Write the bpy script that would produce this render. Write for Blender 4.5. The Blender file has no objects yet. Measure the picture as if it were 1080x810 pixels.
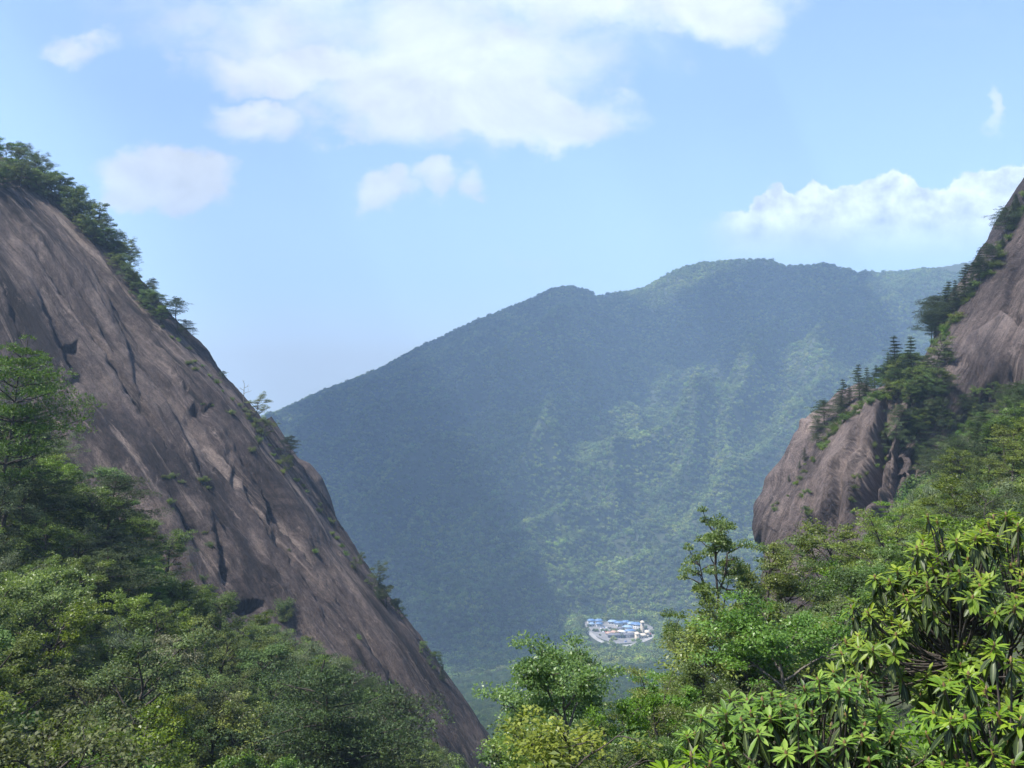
import bpy, math, random
import numpy as np
from math import radians, sin, cos, pi
from mathutils import Vector

C = bpy.context.scene.collection
F = 1000.0                      # focal length in units of the 1080 px wide frame

# ------------------------------------------------------------------ noise
def _hash(ix, iy, seed):
    h = (ix.astype(np.int64) * 374761393 + iy.astype(np.int64) * 668265263 + seed * 1442695041) & 0xffffffff
    h = ((h ^ (h >> 13)) * 1274126177) & 0xffffffff
    return ((h ^ (h >> 16)) & 0xffff) / 65535.0
def noise(x, y, seed=0):        # gradient noise, about -1..1
    x = np.asarray(x, float); y = np.asarray(y, float)
    x0 = np.floor(x); y0 = np.floor(y); fx = x - x0; fy = y - y0
    u = fx*fx*fx*(fx*(fx*6-15)+10); v = fy*fy*fy*(fy*(fy*6-15)+10)
    def g(dx, dy):
        a = _hash(x0+dx, y0+dy, seed) * 2 * pi
        return np.cos(a)*(fx-dx) + np.sin(a)*(fy-dy)
    a = g(0,0)*(1-u)+g(1,0)*u; b = g(0,1)*(1-u)+g(1,1)*u
    return (a*(1-v)+b*v)*1.5
def _vn(x, y, seed): return .5+.5*noise(x, y*0+.37+y, seed)
def fbm(x, y, seed=0, octv=4):
    s = 0; a = 1.0
    for i in range(octv):
        s = s + a*noise(x*2**i, y*2**i, seed+i*17); a *= .5
    return s
def sstep(a, b, x):
    t = np.clip((x-a)/(b-a), 0, 1); return t*t*(3-2*t)
def W(px, py, D):
    return np.array([(px-540)/F*D, D, (405-py)/F*D])

# ------------------------------------------------------------------ meshes
def mesh(name, V, Q, mat=None, var=None, uv=None, smooth=False):
    V = np.asarray(V, np.float32); Q = np.asarray(Q, np.int32)
    m = bpy.data.meshes.new(name); n = len(Q); k = Q.shape[1]
    m.vertices.add(len(V)); m.vertices.foreach_set('co', V.ravel())
    m.loops.add(n*k); m.loops.foreach_set('vertex_index', Q.ravel())
    m.polygons.add(n); m.polygons.foreach_set('loop_start', np.arange(0, n*k, k, dtype=np.int32))
    m.polygons.foreach_set('loop_total', np.full(n, k, np.int32))
    if smooth: m.polygons.foreach_set('use_smooth', np.ones(n, bool))
    if var is not None:
        a = m.attributes.new('var', 'FLOAT', 'FACE'); a.data.foreach_set('value', np.asarray(var, np.float32))
    if uv is not None:
        l = m.uv_layers.new(name='UVMap'); l.data.foreach_set('uv', np.asarray(uv, np.float32)[Q.ravel()].ravel())
    m.update(calc_edges=True)
    if mat: m.materials.append(mat)
    return m
def link(name, me, parent=None):
    o = bpy.data.objects.new(name, me); C.objects.link(o)
    if parent: o.parent = parent
    return o
def tag(o, label=None, cat=None, group=None, kind=None):
    if label: o['label'] = label
    if cat: o['category'] = cat
    if group: o['group'] = group
    if kind: o['kind'] = kind
    return o
def nrm(a):
    return a / np.maximum(np.linalg.norm(a, axis=-1, keepdims=True), 1e-9)

class Geo:
    def __init__(s): s.V=[]; s.Q=[]; s.a=[]; s.uv=[]; s.n=0
    def add(s, V, Q, a=None, uv=None):
        s.V.append(V); s.Q.append(np.asarray(Q)+s.n); s.n += len(V)
        s.a.append(np.zeros(len(Q)) if a is None else a)
        s.uv.append(np.zeros((len(V),2)) if uv is None else uv)
    def mesh(s, name, mat, smooth=False):
        return mesh(name, np.concatenate(s.V), np.concatenate(s.Q), mat, np.concatenate(s.a), np.concatenate(s.uv), smooth)
    def tube(s, P, R, n=6):
        P = np.asarray(P, float); R = np.asarray(R, float)
        T = nrm(np.gradient(P, axis=0))
        up = np.array([0.31,0.2,0.93]) if abs(T[0][2]) < .9 else np.array([1,0.1,0])
        A = nrm(np.cross(T, up)); B = np.cross(T, A)
        th = np.arange(n)*2*pi/n
        V = P[:,None]+R[:,None,None]*(A[:,None]*np.cos(th)[None,:,None]+B[:,None]*np.sin(th)[None,:,None])
        k = len(P); i = np.arange(k-1)[:,None]*n; j = np.arange(n)[None]; j2 = (j+1)%n
        Q = np.stack([i+j, i+j2, i+n+j2, i+n+j], -1).reshape(-1,4)
        s.add(V.reshape(-1,3), Q)
    def leaves(s, c, d, nr, L, Wd, var, lift=.12):     # folded diamond leaves
        d = nrm(d); side = nrm(np.cross(nr, d)); nr = np.cross(d, side)
        L = np.asarray(L)[:,None] if np.ndim(L) else L; Wd = np.asarray(Wd)[:,None] if np.ndim(Wd) else Wd
        V = np.stack([c-d*L*.5, c+side*Wd*.5+nr*lift*Wd, c+d*L*.5-nr*L*.1, c-side*Wd*.5+nr*lift*Wd], 1)
        n = len(c); Q = np.arange(n*4).reshape(n,4)
        s.add(V.reshape(-1,3), Q, var)
    def longleaves(s, c, d, nr, L, Wd, droop, var, ns=5):    # c = leaf base; strips of ns stations x 3 with a midrib fold
        d = nrm(d); side = nrm(np.cross(nr, d)); nr = np.cross(d, side)
        n = len(c); t = np.linspace(0,1,ns)
        w = np.interp(t, [0,.15,.5,.75,1], [.12,.45,1,.85,.06])
        Vs = []; UV = []
        for k in range(ns):
            ctr = c + d*(L*t[k])[:,None] - np.array([0,0,1.])*(droop*L*t[k]**2)[:,None] 
            h = (Wd*.5*w[k])[:,None]
            Vs += [ctr+side*h+nr*h*.35, ctr, ctr-side*h+nr*h*.35]
            UV += [np.tile([0,t[k]],(n,1)), np.tile([.5,t[k]],(n,1)), np.tile([1,t[k]],(n,1))]
        V = np.stack(Vs,1); UVv = np.stack(UV,1); m = ns*3
        q = []
        for k in range(ns-1):
            a = 3*k; q += [[a,a+1,a+4,a+3],[a+1,a+2,a+5,a+4]]
        Q = (np.arange(n)[:,None,None]*m+np.array(q)[None]).reshape(-1,4)
        s.add(V.reshape(-1,3), Q, np.repeat(var, len(q)), UVv.reshape(-1,2))

# ------------------------------------------------------------------ materials
def newmat(name):
    m = bpy.data.materials.new(name); m.use_nodes = True
    nt = m.node_tree; nt.nodes.clear()
    return m, nt, nt.nodes, nt.links
def nd(nt, t, **k):
    n = nt.nodes.new(t)
    for a, b in k.items():
        if a.startswith('i_'):
            n.inputs[int(a[2:]) if a[2:].isdigit() else a[2:].replace('_',' ')].default_value = b
        else: setattr(n, a, b)
    return n
def mth(nt, op, a, b=None, c=None, clamp=False):
    n = nt.nodes.new('ShaderNodeMath'); n.operation = op; n.use_clamp = clamp
    for i, v in enumerate((a,b,c)):
        if v is None: continue
        if isinstance(v, (int,float)): n.inputs[i].default_value = v
        else: nt.links.new(v, n.inputs[i])
    return n.outputs[0]
def ramp(nt, fac, stops):
    r = nt.nodes.new('ShaderNodeValToRGB'); e = r.color_ramp.elements
    while len(e) < len(stops): e.new(.5)
    for k, (p, c) in enumerate(stops):
        e[k].position = p; e[k].color = (*c, 1) if len(c) == 3 else c
    if fac is not None: nt.links.new(fac, r.inputs[0])
    return r.outputs[0]
def mixc(nt, f, a, b, mode='MIX'):
    n = nt.nodes.new('ShaderNodeMix'); n.data_type = 'RGBA'; n.blend_type = mode
    for s, v in ((0,f),(6,a),(7,b)):
        if isinstance(v, (int,float)): n.inputs[s].default_value = v
        elif isinstance(v, tuple): n.inputs[s].default_value = (*v,1)
        else: nt.links.new(v, n.inputs[s])
    return n.outputs[2]

def leaf_mat(name, dark, mid, light, transl=.35, rough=.45, spec=.35, hue=.03, vary=.35, rib=False):
    m, nt, N, L = newmat(name)
    at = nd(nt, 'ShaderNodeAttribute', attribute_name='var'); oi = nd(nt, 'ShaderNodeObjectInfo')
    tc = nd(nt, 'ShaderNodeTexCoord')
    ns = nd(nt, 'ShaderNodeTexNoise'); ns.inputs['Scale'].default_value = .9; ns.inputs['Detail'].default_value = 2
    L.new(tc.outputs['Object'], ns.inputs['Vector'])
    f = mth(nt, 'ADD', at.outputs['Fac'], mth(nt, 'MULTIPLY', mth(nt, 'SUBTRACT', ns.outputs['Fac'], .5), .7), clamp=True)
    col = ramp(nt, f, [(0, dark), (.5, mid), (1, light)])
    hs = nd(nt, 'ShaderNodeHueSaturation')
    L.new(mth(nt, 'ADD', .5-hue/2, mth(nt, 'MULTIPLY', oi.outputs['Random'], hue)), hs.inputs['Hue'])
    if name == 'distant canopy':            # stands of lighter and darker trees
        ge = nd(nt, 'ShaderNodeNewGeometry'); n2 = nd(nt, 'ShaderNodeTexNoise'); n2.inputs['Scale'].default_value = .012; n2.inputs['Detail'].default_value = 5; n2.inputs['Roughness'].default_value = .7
        L.new(ge.outputs['Position'], n2.inputs['Vector'])
        col = mixc(nt, 1.0, col, ramp(nt, n2.outputs['Fac'], [(.36,(.55,.6,.6)),(.5,(1,1,1)),(.64,(1.7,1.5,1.2))]), 'MULTIPLY')
    r2 = mth(nt, 'FRACT', mth(nt, 'MULTIPLY', oi.outputs['Random'], 7.31))
    L.new(mth(nt, 'ADD', 1-vary/2, mth(nt, 'MULTIPLY', r2, vary)), hs.inputs['Value'])
    L.new(mth(nt, 'ADD', .85, mth(nt, 'MULTIPLY', mth(nt, 'FRACT', mth(nt,'MULTIPLY', oi.outputs['Random'], 13.7)), .25)), hs.inputs['Saturation'])
    L.new(col, hs.inputs['Color']); col = hs.outputs[0]
    if rib:
        uv = nd(nt, 'ShaderNodeUVMap'); sp = nd(nt, 'ShaderNodeSeparateXYZ'); L.new(uv.outputs[0], sp.inputs[0])
        d = mth(nt, 'ABSOLUTE', mth(nt, 'SUBTRACT', sp.outputs[0], .5))
        line = mth(nt, 'SUBTRACT', 1, mth(nt, 'MULTIPLY', d, 14), clamp=True)
        col = mixc(nt, mth(nt, 'MULTIPLY', line, .6), col, (.28,.36,.10))
    b = nd(nt, 'ShaderNodeBsdfPrincipled'); b.inputs['Roughness'].default_value = rough
    b.inputs['Specular IOR Level'].default_value = spec; L.new(col, b.inputs['Base Color'])
    t = nd(nt, 'ShaderNodeBsdfTranslucent')
    L.new(mixc(nt, .5, col, mixc(nt, 1.0, col, (1.5,1.6,.5), 'MULTIPLY')), t.inputs[0])
    mx = nd(nt, 'ShaderNodeMixShader'); mx.inputs[0].default_value = transl
    L.new(b.outputs[0], mx.inputs[1]); L.new(t.outputs[0], mx.inputs[2])
    o = nd(nt, 'ShaderNodeOutputMaterial'); L.new(mx.outputs[0], o.inputs[0])
    return m
def bark_mat(name, a, b_):
    m, nt, N, L = newmat(name)
    tc = nd(nt, 'ShaderNodeTexCoord'); mp = nd(nt, 'ShaderNodeMapping'); mp.inputs['Scale'].default_value = (9,9,2)
    L.new(tc.outputs['Object'], mp.inputs[0])
    ns = nd(nt, 'ShaderNodeTexNoise'); ns.inputs['Scale'].default_value = 2; ns.inputs['Detail'].default_value = 5
    L.new(mp.outputs[0], ns.inputs['Vector'])
    b = nd(nt, 'ShaderNodeBsdfPrincipled'); b.inputs['Roughness'].default_value = .9
    L.new(ramp(nt, ns.outputs['Fac'], [(.35,a),(.7,b_)]), b.inputs['Base Color'])
    bp = nd(nt, 'ShaderNodeBump'); bp.inputs['Distance'].default_value = .03; L.new(ns.outputs['Fac'], bp.inputs['Height']); L.new(bp.outputs[0], b.inputs['Normal'])
    o = nd(nt, 'ShaderNodeOutputMaterial'); L.new(b.outputs[0], o.inputs[0])
    return m
def rock_mat(name, dark, mid, light, streak=.55):
    m, nt, N, L = newmat(name)
    uv = nd(nt, 'ShaderNodeUVMap')             # u = metres along the fall line, v = metres across
    def nz(sx, sy, det=4, rough=.55, dist=0, off=(0,0,0)):
        mp = nd(nt, 'ShaderNodeMapping'); mp.inputs['Scale'].default_value = (sx, sy, 1); mp.inputs['Location'].default_value = off; L.new(uv.outputs[0], mp.inputs[0])
        n = nd(nt, 'ShaderNodeTexNoise'); n.inputs['Scale'].default_value = 1; n.inputs['Detail'].default_value = det
        n.inputs['Roughness'].default_value = rough; n.inputs['Distortion'].default_value = dist; L.new(mp.outputs[0], n.inputs['Vector'])
        return n.outputs['Fac']
    def rng_(f, lo, hi):
        r = nd(nt, 'ShaderNodeMapRange', interpolation_type='SMOOTHSTEP'); L.new(f, r.inputs[0]); r.inputs[1].default_value = lo; r.inputs[2].default_value = hi; return r.outputs[0]
    st = nz(.018, .32, 8, .70, .4); st2 = nz(.009, .085, 7, .66, .9, (3,5,0)); pt = nz(.022, .05, 9, .72, .8, (9,1,0)); fine = nz(.55, 1.3, 8, .78); grain = nz(2.6, 3.4, 5, .85)
    lich = nz(.10,.22,8,.75,.3,(1,8,0))
    col = ramp(nt, pt, [(.40,dark),(.50,mid),(.62,tuple(.6*a+.4*b for a,b in zip(mid,light)))])
    black = tuple(c*.42 for c in dark)
    col = mixc(nt, mth(nt,'MULTIPLY', rng_(st2, .49, .38), .9*streak/.7), col, tuple(c*.7 for c in dark))
    col = mixc(nt, mth(nt,'MULTIPLY', rng_(st, .46, .34), .6), col, black)
    col = mixc(nt, mth(nt,'MULTIPLY', rng_(st, .54, .72), .6*streak/.7), col, light)
    col = mixc(nt, mth(nt,'MULTIPLY', rng_(st2, .58, .66), .65), col, light)
    col = mixc(nt, mth(nt,'MULTIPLY', rng_(lich, .57, .66), .35), col, tuple(c*1.15 for c in light))
    col = mixc(nt, .9, col, ramp(nt, fine, [(.3,(.45,.45,.46)),(.5,(1,1,1)),(.7,(1.55,1.52,1.45))]), 'MULTIPLY')
    col = mixc(nt, .8, col, ramp(nt, grain, [(.35,(.55,.55,.55)),(.65,(1.45,1.45,1.45))]), 'MULTIPLY')
    b = nd(nt, 'ShaderNodeBsdfPrincipled'); b.inputs['Roughness'].default_value = .88; b.inputs['Specular IOR Level'].default_value = .25
    L.new(col, b.inputs['Base Color'])
    h = mth(nt, 'ADD', mth(nt, 'MULTIPLY', fine, 1.0), mth(nt, 'ADD', mth(nt,'ADD', mth(nt,'MULTIPLY', st, 1.6), mth(nt,'MULTIPLY', st2, 3.5)), mth(nt,'MULTIPLY', grain,.25)))
    bp = nd(nt, 'ShaderNodeBump'); bp.inputs['Distance'].default_value = 1.6; bp.inputs['Strength'].default_value = 1.0
    L.new(h, bp.inputs['Height']); L.new(bp.outputs[0], b.inputs['Normal'])
    o = nd(nt, 'ShaderNodeOutputMaterial'); L.new(b.outputs[0], o.inputs[0])
    return m
def plain_mat(name, col, rough=.6, nscale=.5, amt=.25):
    m, nt, N, L = newmat(name)
    tc = nd(nt, 'ShaderNodeTexCoord')
    ns = nd(nt, 'ShaderNodeTexNoise'); ns.inputs['Scale'].default_value = nscale; ns.inputs['Detail'].default_value = 4
    L.new(tc.outputs['Object'], ns.inputs['Vector'])
    b = nd(nt, 'ShaderNodeBsdfPrincipled'); b.inputs['Roughness'].default_value = rough
    L.new(ramp(nt, ns.outputs['Fac'], [(.3,tuple(c*(1-amt) for c in col)),(.7,tuple(min(1,c*(1+amt)) for c in col))]), b.inputs['Base Color'])
    o = nd(nt, 'ShaderNodeOutputMaterial'); L.new(b.outputs[0], o.inputs[0])
    return m

M = {}
M['olive']  = leaf_mat('olive leaves', (.028,.040,.010), (.078,.122,.026), (.18,.24,.06), .3, .58, .3, .06, .7)
M['green']  = leaf_mat('green leaves', (.038,.062,.009), (.095,.150,.020), (.22,.29,.05), .38, .42, .4, .05, .6)
M['grey']   = leaf_mat('grey green leaves', (.036,.048,.022), (.085,.122,.048), (.16,.21,.09), .28, .58, .35, .05, .6)
M['yellow'] = leaf_mat('yellow green leaves', (.06,.09,.01), (.17,.21,.02), (.30,.33,.04), .4, .5, .3, .02, .2)
M['blossom']= leaf_mat('pale flowering leaves', (.07,.09,.03), (.15,.16,.07), (.28,.27,.16), .3, .5, .3, .02, .2)
M['maple']  = leaf_mat('fresh leaves', (.045,.085,.014), (.10,.175,.030), (.20,.29,.065), .4, .4, .45, .03, .3)
M['pine']   = leaf_mat('pine needles', (.018,.034,.013), (.042,.068,.022), (.085,.12,.036), .15, .55, .3, .03, .35)
M['rhodo']  = leaf_mat('rhododendron leaves', (.045,.095,.012), (.125,.225,.022), (.26,.36,.042), .42, .42, .35, .03, .2, rib=True)
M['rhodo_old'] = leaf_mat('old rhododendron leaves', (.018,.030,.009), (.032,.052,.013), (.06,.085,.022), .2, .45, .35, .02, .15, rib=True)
M['canopy'] = leaf_mat('distant canopy', (.035,.06,.012), (.095,.145,.028), (.21,.275,.06), .25, .6, .2, .05, 1.0)
M['pine_fresh'] = leaf_mat('fresh pine needles', (.03,.06,.014), (.075,.13,.024), (.15,.21,.045), .25, .5, .3, .03, .2)
M['woods'] = leaf_mat('valley woods', (.02,.04,.010), (.05,.085,.018), (.10,.15,.035), .25, .6, .2, .05, .6)
M['bark']   = bark_mat('dark bark', (.03,.024,.02), (.09,.075,.06))
M['greybark'] = bark_mat('grey bark', (.07,.06,.05), (.2,.18,.15))
M['bud']    = plain_mat('bud', (.16,.10,.04), .6, 20)
M['rock_l'] = rock_mat('dark granite', (.027,.021,.022), (.078,.060,.056), (.31,.245,.205), .85)
M['rock_r'] = rock_mat('pink grey granite', (.050,.039,.038), (.12,.094,.086), (.29,.23,.20), .8)
M['soil']   = plain_mat('leaf litter', (.035,.045,.018), .95, .3, .4)

# ------------------------------------------------------------------ sun direction
SUN_EL = radians(60); SUN_AZ = radians(253)                  # azimuth clockwise from +Y
S = np.array([sin(SUN_AZ)*cos(SUN_EL), cos(SUN_AZ)*cos(SUN_EL), sin(SUN_EL)])

# ------------------------------------------------------------------ terrain
CP = [  # px, depth, py of the ground itself
 (-250,12,1000),(0,12,1150),(250,12,1150),(540,12,1000),(800,12,900),(1080,12,800),(1350,12,640),
 (-250,5,1000),(200,5,1000),(540,5,900),(850,5,900),(1080,5,830),(1350,5,700),
 (-200,40,760),(0,40,900),(160,40,960),(330,42,1010),(480,45,1000),
 (-200,60,600),(0,60,745),(160,60,830),(330,62,900),(480,65,960),
 (-200,80,500),(0,80,640),(160,80,720),(330,82,810),(480,85,900),
 (-200,112,400),(0,112,505),(80,112,545),(160,112,615),(230,112,680),(330,112,735),(450,112,790),(540,112,860),
 (-200,150,360),(0,150,470),(160,150,600),(330,150,740),(480,150,850),
 (600,26,865),(600,45,930),(600,80,980),(600,130,960),
 (700,26,850),(700,45,790),(720,70,800),(720,120,840),
 (820,26,850),(820,45,730),(830,70,700),(850,120,680),
 (920,26,790),(920,45,690),(930,80,590),(960,130,540),
 (1060,26,700),(1060,45,620),(1070,80,520),(1080,130,455),(1250,60,400),(1250,130,300),
 (820,190,720),(900,190,600),(1000,190,500),(1100,190,400),(1250,200,200),
 (540,250,900),(700,250,900),(540,400,830),(700,400,810),(250,400,830),(900,400,800),
 (300,700,790),(540,700,765),(800,700,765),(1000,700,740),
 (300,1100,745),(540,1100,722),(700,1100,716),(900,1100,700),
 (300,1450,720),(540,1450,690),(655,1450,681),(800,1450,676),(1000,1450,660),
 (300,2200,620),(655,2200,590),(1000,2200,580),
]
cp = np.array(CP, float)
ca = np.arctan((cp[:,0]-540)/F); cr = cp[:,1]/np.cos(ca); ct = (405-cp[:,2])/F*cp[:,1]/cr
KA = .30
def _feat(a, lr): return np.stack([a/KA, lr], -1)
_X = _feat(ca, np.log(cr)); _n = len(cp)
def _k(d2): return .5*d2*np.log(d2+1e-9)
_K = _k(((_X[:,None]-_X[None])**2).sum(-1)) + np.eye(_n)*.004
_P = np.concatenate([np.ones((_n,1)), _X], 1)
_A = np.block([[_K,_P],[_P.T,np.zeros((3,3))]])
_w = np.linalg.solve(_A, np.concatenate([ct, np.zeros(3)]))
RIDGE = np.array([(-400,520),(0,500),(230,455),(290,436),(315,424),(340,413),(370,402),(400,390),(435,370),(470,354),(500,340),(530,328),(555,318),(575,308),(590,303),(603,302),(618,306),(630,313),(655,309),(680,304),(700,292),(720,283),(740,278),(760,276),(785,274),(800,274),(815,276),(830,282),(848,280),(870,279),(885,282),(905,288),(930,288),(950,287),(975,283),(1000,280),(1040,271),(1080,262),(1300,230),(1600,300)], float)
def ground_z(x, y):
    x = np.atleast_1d(np.asarray(x, float)); y = np.atleast_1d(np.asarray(y, float))
    a = np.arctan2(x, y); r = np.hypot(x, y)
    ac = np.clip(a, -.62, .66); lr = np.log(np.clip(r, 5, 2300))
    X = _feat(ac.ravel(), lr.ravel()); t = np.empty(len(X))
    for i in range(0, len(X), 40000):
        x_ = X[i:i+40000]
        t[i:i+40000] = _k(((x_[:,None]-_X[None])**2).sum(-1)) @ _w[:_n] + _w[_n] + x_ @ _w[_n+1:]
    z = t.reshape(r.shape)*np.clip(r, 5, 2300)
    back = sstep(.8, 1.6, np.abs(a)); z = z*(1-back) + (-2.0)*back*np.ones_like(z)
    z = z + noise(x/9, y/9, 5)*.5*sstep(15,40,r) + noise(x/60, y/60, 6)*5*sstep(150,400,r)
    # the far mountain
    ay = np.clip(a, -.7, .9); pxl = 540+F*np.tan(ay)
    zr = (405-np.interp(pxl, RIDGE[:,0], RIDGE[:,1]))/F*2800
    yy = r*np.cos(ay)
    yf = np.interp(pxl, [200,560,640,900,1100], [1380,1500,1640,1640,1600])
    s = (yy-yf)/(2800-yf); zf = -430
    prof = np.where(s < 1, zf+(zr-zf)*(.85*s+.15*s*s*(1.0)), zr-(s-1)*900)
    env = np.clip(s*3,0,1)*np.clip((1-s)*3.2,0,1)
    q = x*.74-y*.67; al = x*.67+y*.74
    rel = 1-np.abs(noise(q/330+.35*noise(al/500,q/700,3), al/1500, 11))*2
    rel2 = 1-np.abs(noise(q/120+.5*noise(al/200,q/300,4), al/420, 12))*2
    prof = prof + env*(150*rel+60*rel2-70) + env*16*noise(x/60,y/60,8)
    z = np.where(yy > yf-150, np.maximum(z-sstep(1700,2200,yy)*400, prof), z)
    z = np.where(np.abs(a) > 1.3, np.minimum(z, 400), z)
    # levelled ground for the settlement
    pad = sstep(1.35, 1.0, np.maximum(np.abs(x-172)/68, np.abs(y-1522)/95))
    z = z*(1-pad)+(-400)*pad
    return z
def gz(x, y): return float(ground_z(x, y)[0])

av = np.concatenate([np.linspace(-.62,.64,620), np.linspace(.66,2*pi-.64,60)])
rv = np.concatenate([[.5,2], np.geomspace(4,220,200), np.geomspace(226,1400,90), np.linspace(1412,3100,170), np.geomspace(3150,6800,16)])
A_, R_ = np.meshgrid(av, rv); gx = R_*np.sin(A_); gy = R_*np.cos(A_); gzv = ground_z(gx, gy)
na = len(av); i = np.arange(len(rv)-1)[:,None]*na; j = np.arange(na)[None]; j2 = (j+1)%na
Q = np.stack([i+j, i+j2, i+na+j2, i+na+j], -1).reshape(-1,4)
V = np.stack([gx,gy,gzv],-1).reshape(-1,3); V = np.concatenate([V,[[0,0,gzv[0].mean()]]])
g_o = link('ground', mesh('ground', V, Q, M['soil'], smooth=True)); tag(g_o, kind='structure')

# ------------------------------------------------------------------ rock masses
def resample(P, n, smooth=6):
    P = np.asarray(P, float); d = np.r_[0, np.cumsum(np.hypot(*(P[1:,:2]-P[:-1,:2]).T))]
    t = np.linspace(0, d[-1], n); R = np.stack([np.interp(t, d, P[:,k]) for k in range(P.shape[1])], 1)
    k = max(1, int(n*smooth/1000)); ker = np.hanning(2*k+3); ker /= ker.sum()
    pad = len(ker)//2
    Rp = np.concatenate([R[0]+(R[0]-R[1])*np.arange(pad,0,-1)[:,None], R, R[-1]+(R[-1]-R[-2])*np.arange(1,pad+1)[:,None]])
    return np.stack([np.convolve(Rp[:,c], ker, 'valid') for c in range(R.shape[1])], 1)
def segdist(px, py, line):
    best = np.full(px.shape, 1e9); sgn = np.zeros(px.shape); tt = np.zeros(px.shape); L = np.asarray(line, float)
    seg = np.hypot(*(L[1:,:2]-L[:-1,:2]).T); tot = seg.sum(); acc = 0
    for k in range(len(L)-1):
        a = L[k,:2]; b = L[k+1,:2]; d = b-a; l2 = (d**2).sum()
        t = np.clip(((px-a[0])*d[0]+(py-a[1])*d[1])/l2, 0, 1)
        qx = px-a[0]-t*d[0]; qy = py-a[1]-t*d[1]; dist = np.hypot(qx,qy)
        m = dist < best; best = np.where(m, dist, best)
        sgn = np.where(m, np.sign(d[0]*(py-a[1])-d[1]*(px-a[0])), sgn); tt = np.where(m, (acc+t*seg[k])/tot, tt); acc += seg[k]
    return best, sgn, tt
ROCKS = {}
def cells(x, y, seed):
    """slabs: soft-edged cells, each with its own height and tilt"""
    x0 = np.floor(x); y0 = np.floor(y); num = 0; den = 0
    for dx in (-1,0,1):
        for dy in (-1,0,1):
            cx = x0+dx; cy = y0+dy; jx = _hash(cx,cy,seed); jy = _hash(cx,cy,seed+1); px = cx+.1+.8*jx; py = cy+.1+.8*jy
            d = (x-px)**2+(y-py)**2; w = np.exp(-26*d)+1e-12
            h = (_hash(cx,cy,seed+2)-.5)*2 + (x-px)*(_hash(cx,cy,seed+3)-.5)*1.5 + (y-py)*(_hash(cx,cy,seed+4)-.5)*3.5
            num = num+w*h; den = den+w
    return num/den
def rock(name, sil, R1, R2, th, nu, nv, side, cracks, mat, seed, amp=1.0, power=2.0, smooth=6, Nfix=None, nwob=.25, cell=(95,26,1.6), planar=None):
    """A rounded granite mass: its skyline is a curve in space, its section a broad superellipse with ribs, ledges and cracks."""
    P = resample(sil, nu, smooth)
    Pw = np.stack([(P[:,0]-540)/F*P[:,2], P[:,2], (405-P[:,1])/F*P[:,2]], 1)
    T = np.gradient(P[:,:2], axis=0); T[:,1] *= -1; k = max(3, nu//10); ker = np.hanning(2*k+3); ker /= ker.sum()
    T = np.stack([np.convolve(np.pad(T[:,c], k+1, 'edge'), ker, 'valid') for c in (0,1)], 1); T = nrm(T)
    N1 = np.stack([-T[:,1]*side, np.zeros(nu), T[:,0]*side], 1)
    if Nfix is not None: N1 = nrm(N1*(1-nwob*0)+np.asarray(Nfix)*1.0) if nwob else np.tile(nrm(np.asarray(Nfix,float)), (nu,1))
    vdir = nrm(Pw); N2 = -nrm(vdir - (vdir*N1).sum(1,keepdims=True)*N1)
    t = np.linspace(0,1,nv); ang = np.radians(th[0])+(np.radians(th[1])-np.radians(th[0]))*t
    c, s_ = np.cos(ang), np.sin(ang); e = 2/power
    cx = np.sign(c)*np.abs(c)**e; sx = np.sign(s_)*np.abs(s_)**e
    B = Pw[:,None] + N1[:,None]*(R1*(cx-1))[None,:,None] + N2[:,None]*(R2*sx)[None,:,None]
    du = np.r_[0, np.cumsum(np.linalg.norm(np.diff(Pw,axis=0),axis=1))]
    mid = B[nu//2]; dv = np.r_[0, np.cumsum(np.linalg.norm(np.diff(mid,axis=0),axis=1))]
    dv -= dv[np.argmin(np.abs(ang))]
    U, Vv = np.meshgrid(du, dv, indexing='ij')
    Nn = nrm(np.cross(np.gradient(B,axis=0), np.gradient(B,axis=1)))
    if (Nn*(-vdir[:,None])).sum(-1)[:, nv//2:].mean() < 0: Nn = -Nn
    if planar is not None:                 # steep faces: streaks and joints follow the fall line
        f = nrm(np.array([planar[0],0,planar[1]],float)); g = nrm(np.cross([.42,.9,0], f))      # joint planes run back into the rock
        U = B@f; Vv = B@g
    wv = Vv + 9*noise(U/110, Vv/70, seed+1) + 2.2*noise(U/32, Vv/20, seed+2)
    def ridged(x, y, sd): return 1-np.abs(noise(x, y, sd))*2
    wv2 = wv + 1.2*noise(U/18, Vv/9, seed+22)
    disp = amp*(5.5*noise(wv/44, U/330, seed) + 1.8*noise(wv/17, U/380, seed+3))
    r1_ = ridged(wv2/26, U/400, seed+4); disp += amp*3.2*r1_*np.abs(r1_)
    r2_ = ridged(wv2/9+3, U/210, seed+5); disp += amp*.8*r2_*np.abs(r2_)
    r3_ = ridged(wv2/3.6+7, U/100, seed+15); disp += amp*.2*r3_
    # overlapping exfoliation sheets: each steps down sharply on its lower right side
    for per, hgt, sd_ in ((24, 2.0, 51), (9.5, .9, 52)):
        ph_ = wv2/per + .9*noise(U/150, Vv/90, seed+sd_) + .12*noise(U/30, Vv/16, seed+sd_+3); fr = ph_-np.floor(ph_)
        on = sstep(.35,.6,_vn(np.floor(ph_)*3.7+U/90, np.floor(ph_)*1.3, seed+sd_))
        disp += amp*hgt*on*(sstep(0,.14,fr)-sstep(.14,1,fr))
    disp += amp*(cells(U/cell[0], wv2/cell[1], seed+31)*cell[2] + cells(U/cell[0]*2.3+4, wv2/cell[1]*2.6, seed+33)*cell[2]*.4)
    disp += amp*(.45*noise(U/30, Vv/12, seed+7) + .34*fbm(U/9, Vv/2.6, seed+8, 4) + .16*fbm(U/2.6, Vv/.8, seed+9, 3))
    ppx = 540+F*B[...,0]/B[...,1]; ppy = 405-F*B[...,2]/B[...,1]
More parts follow.
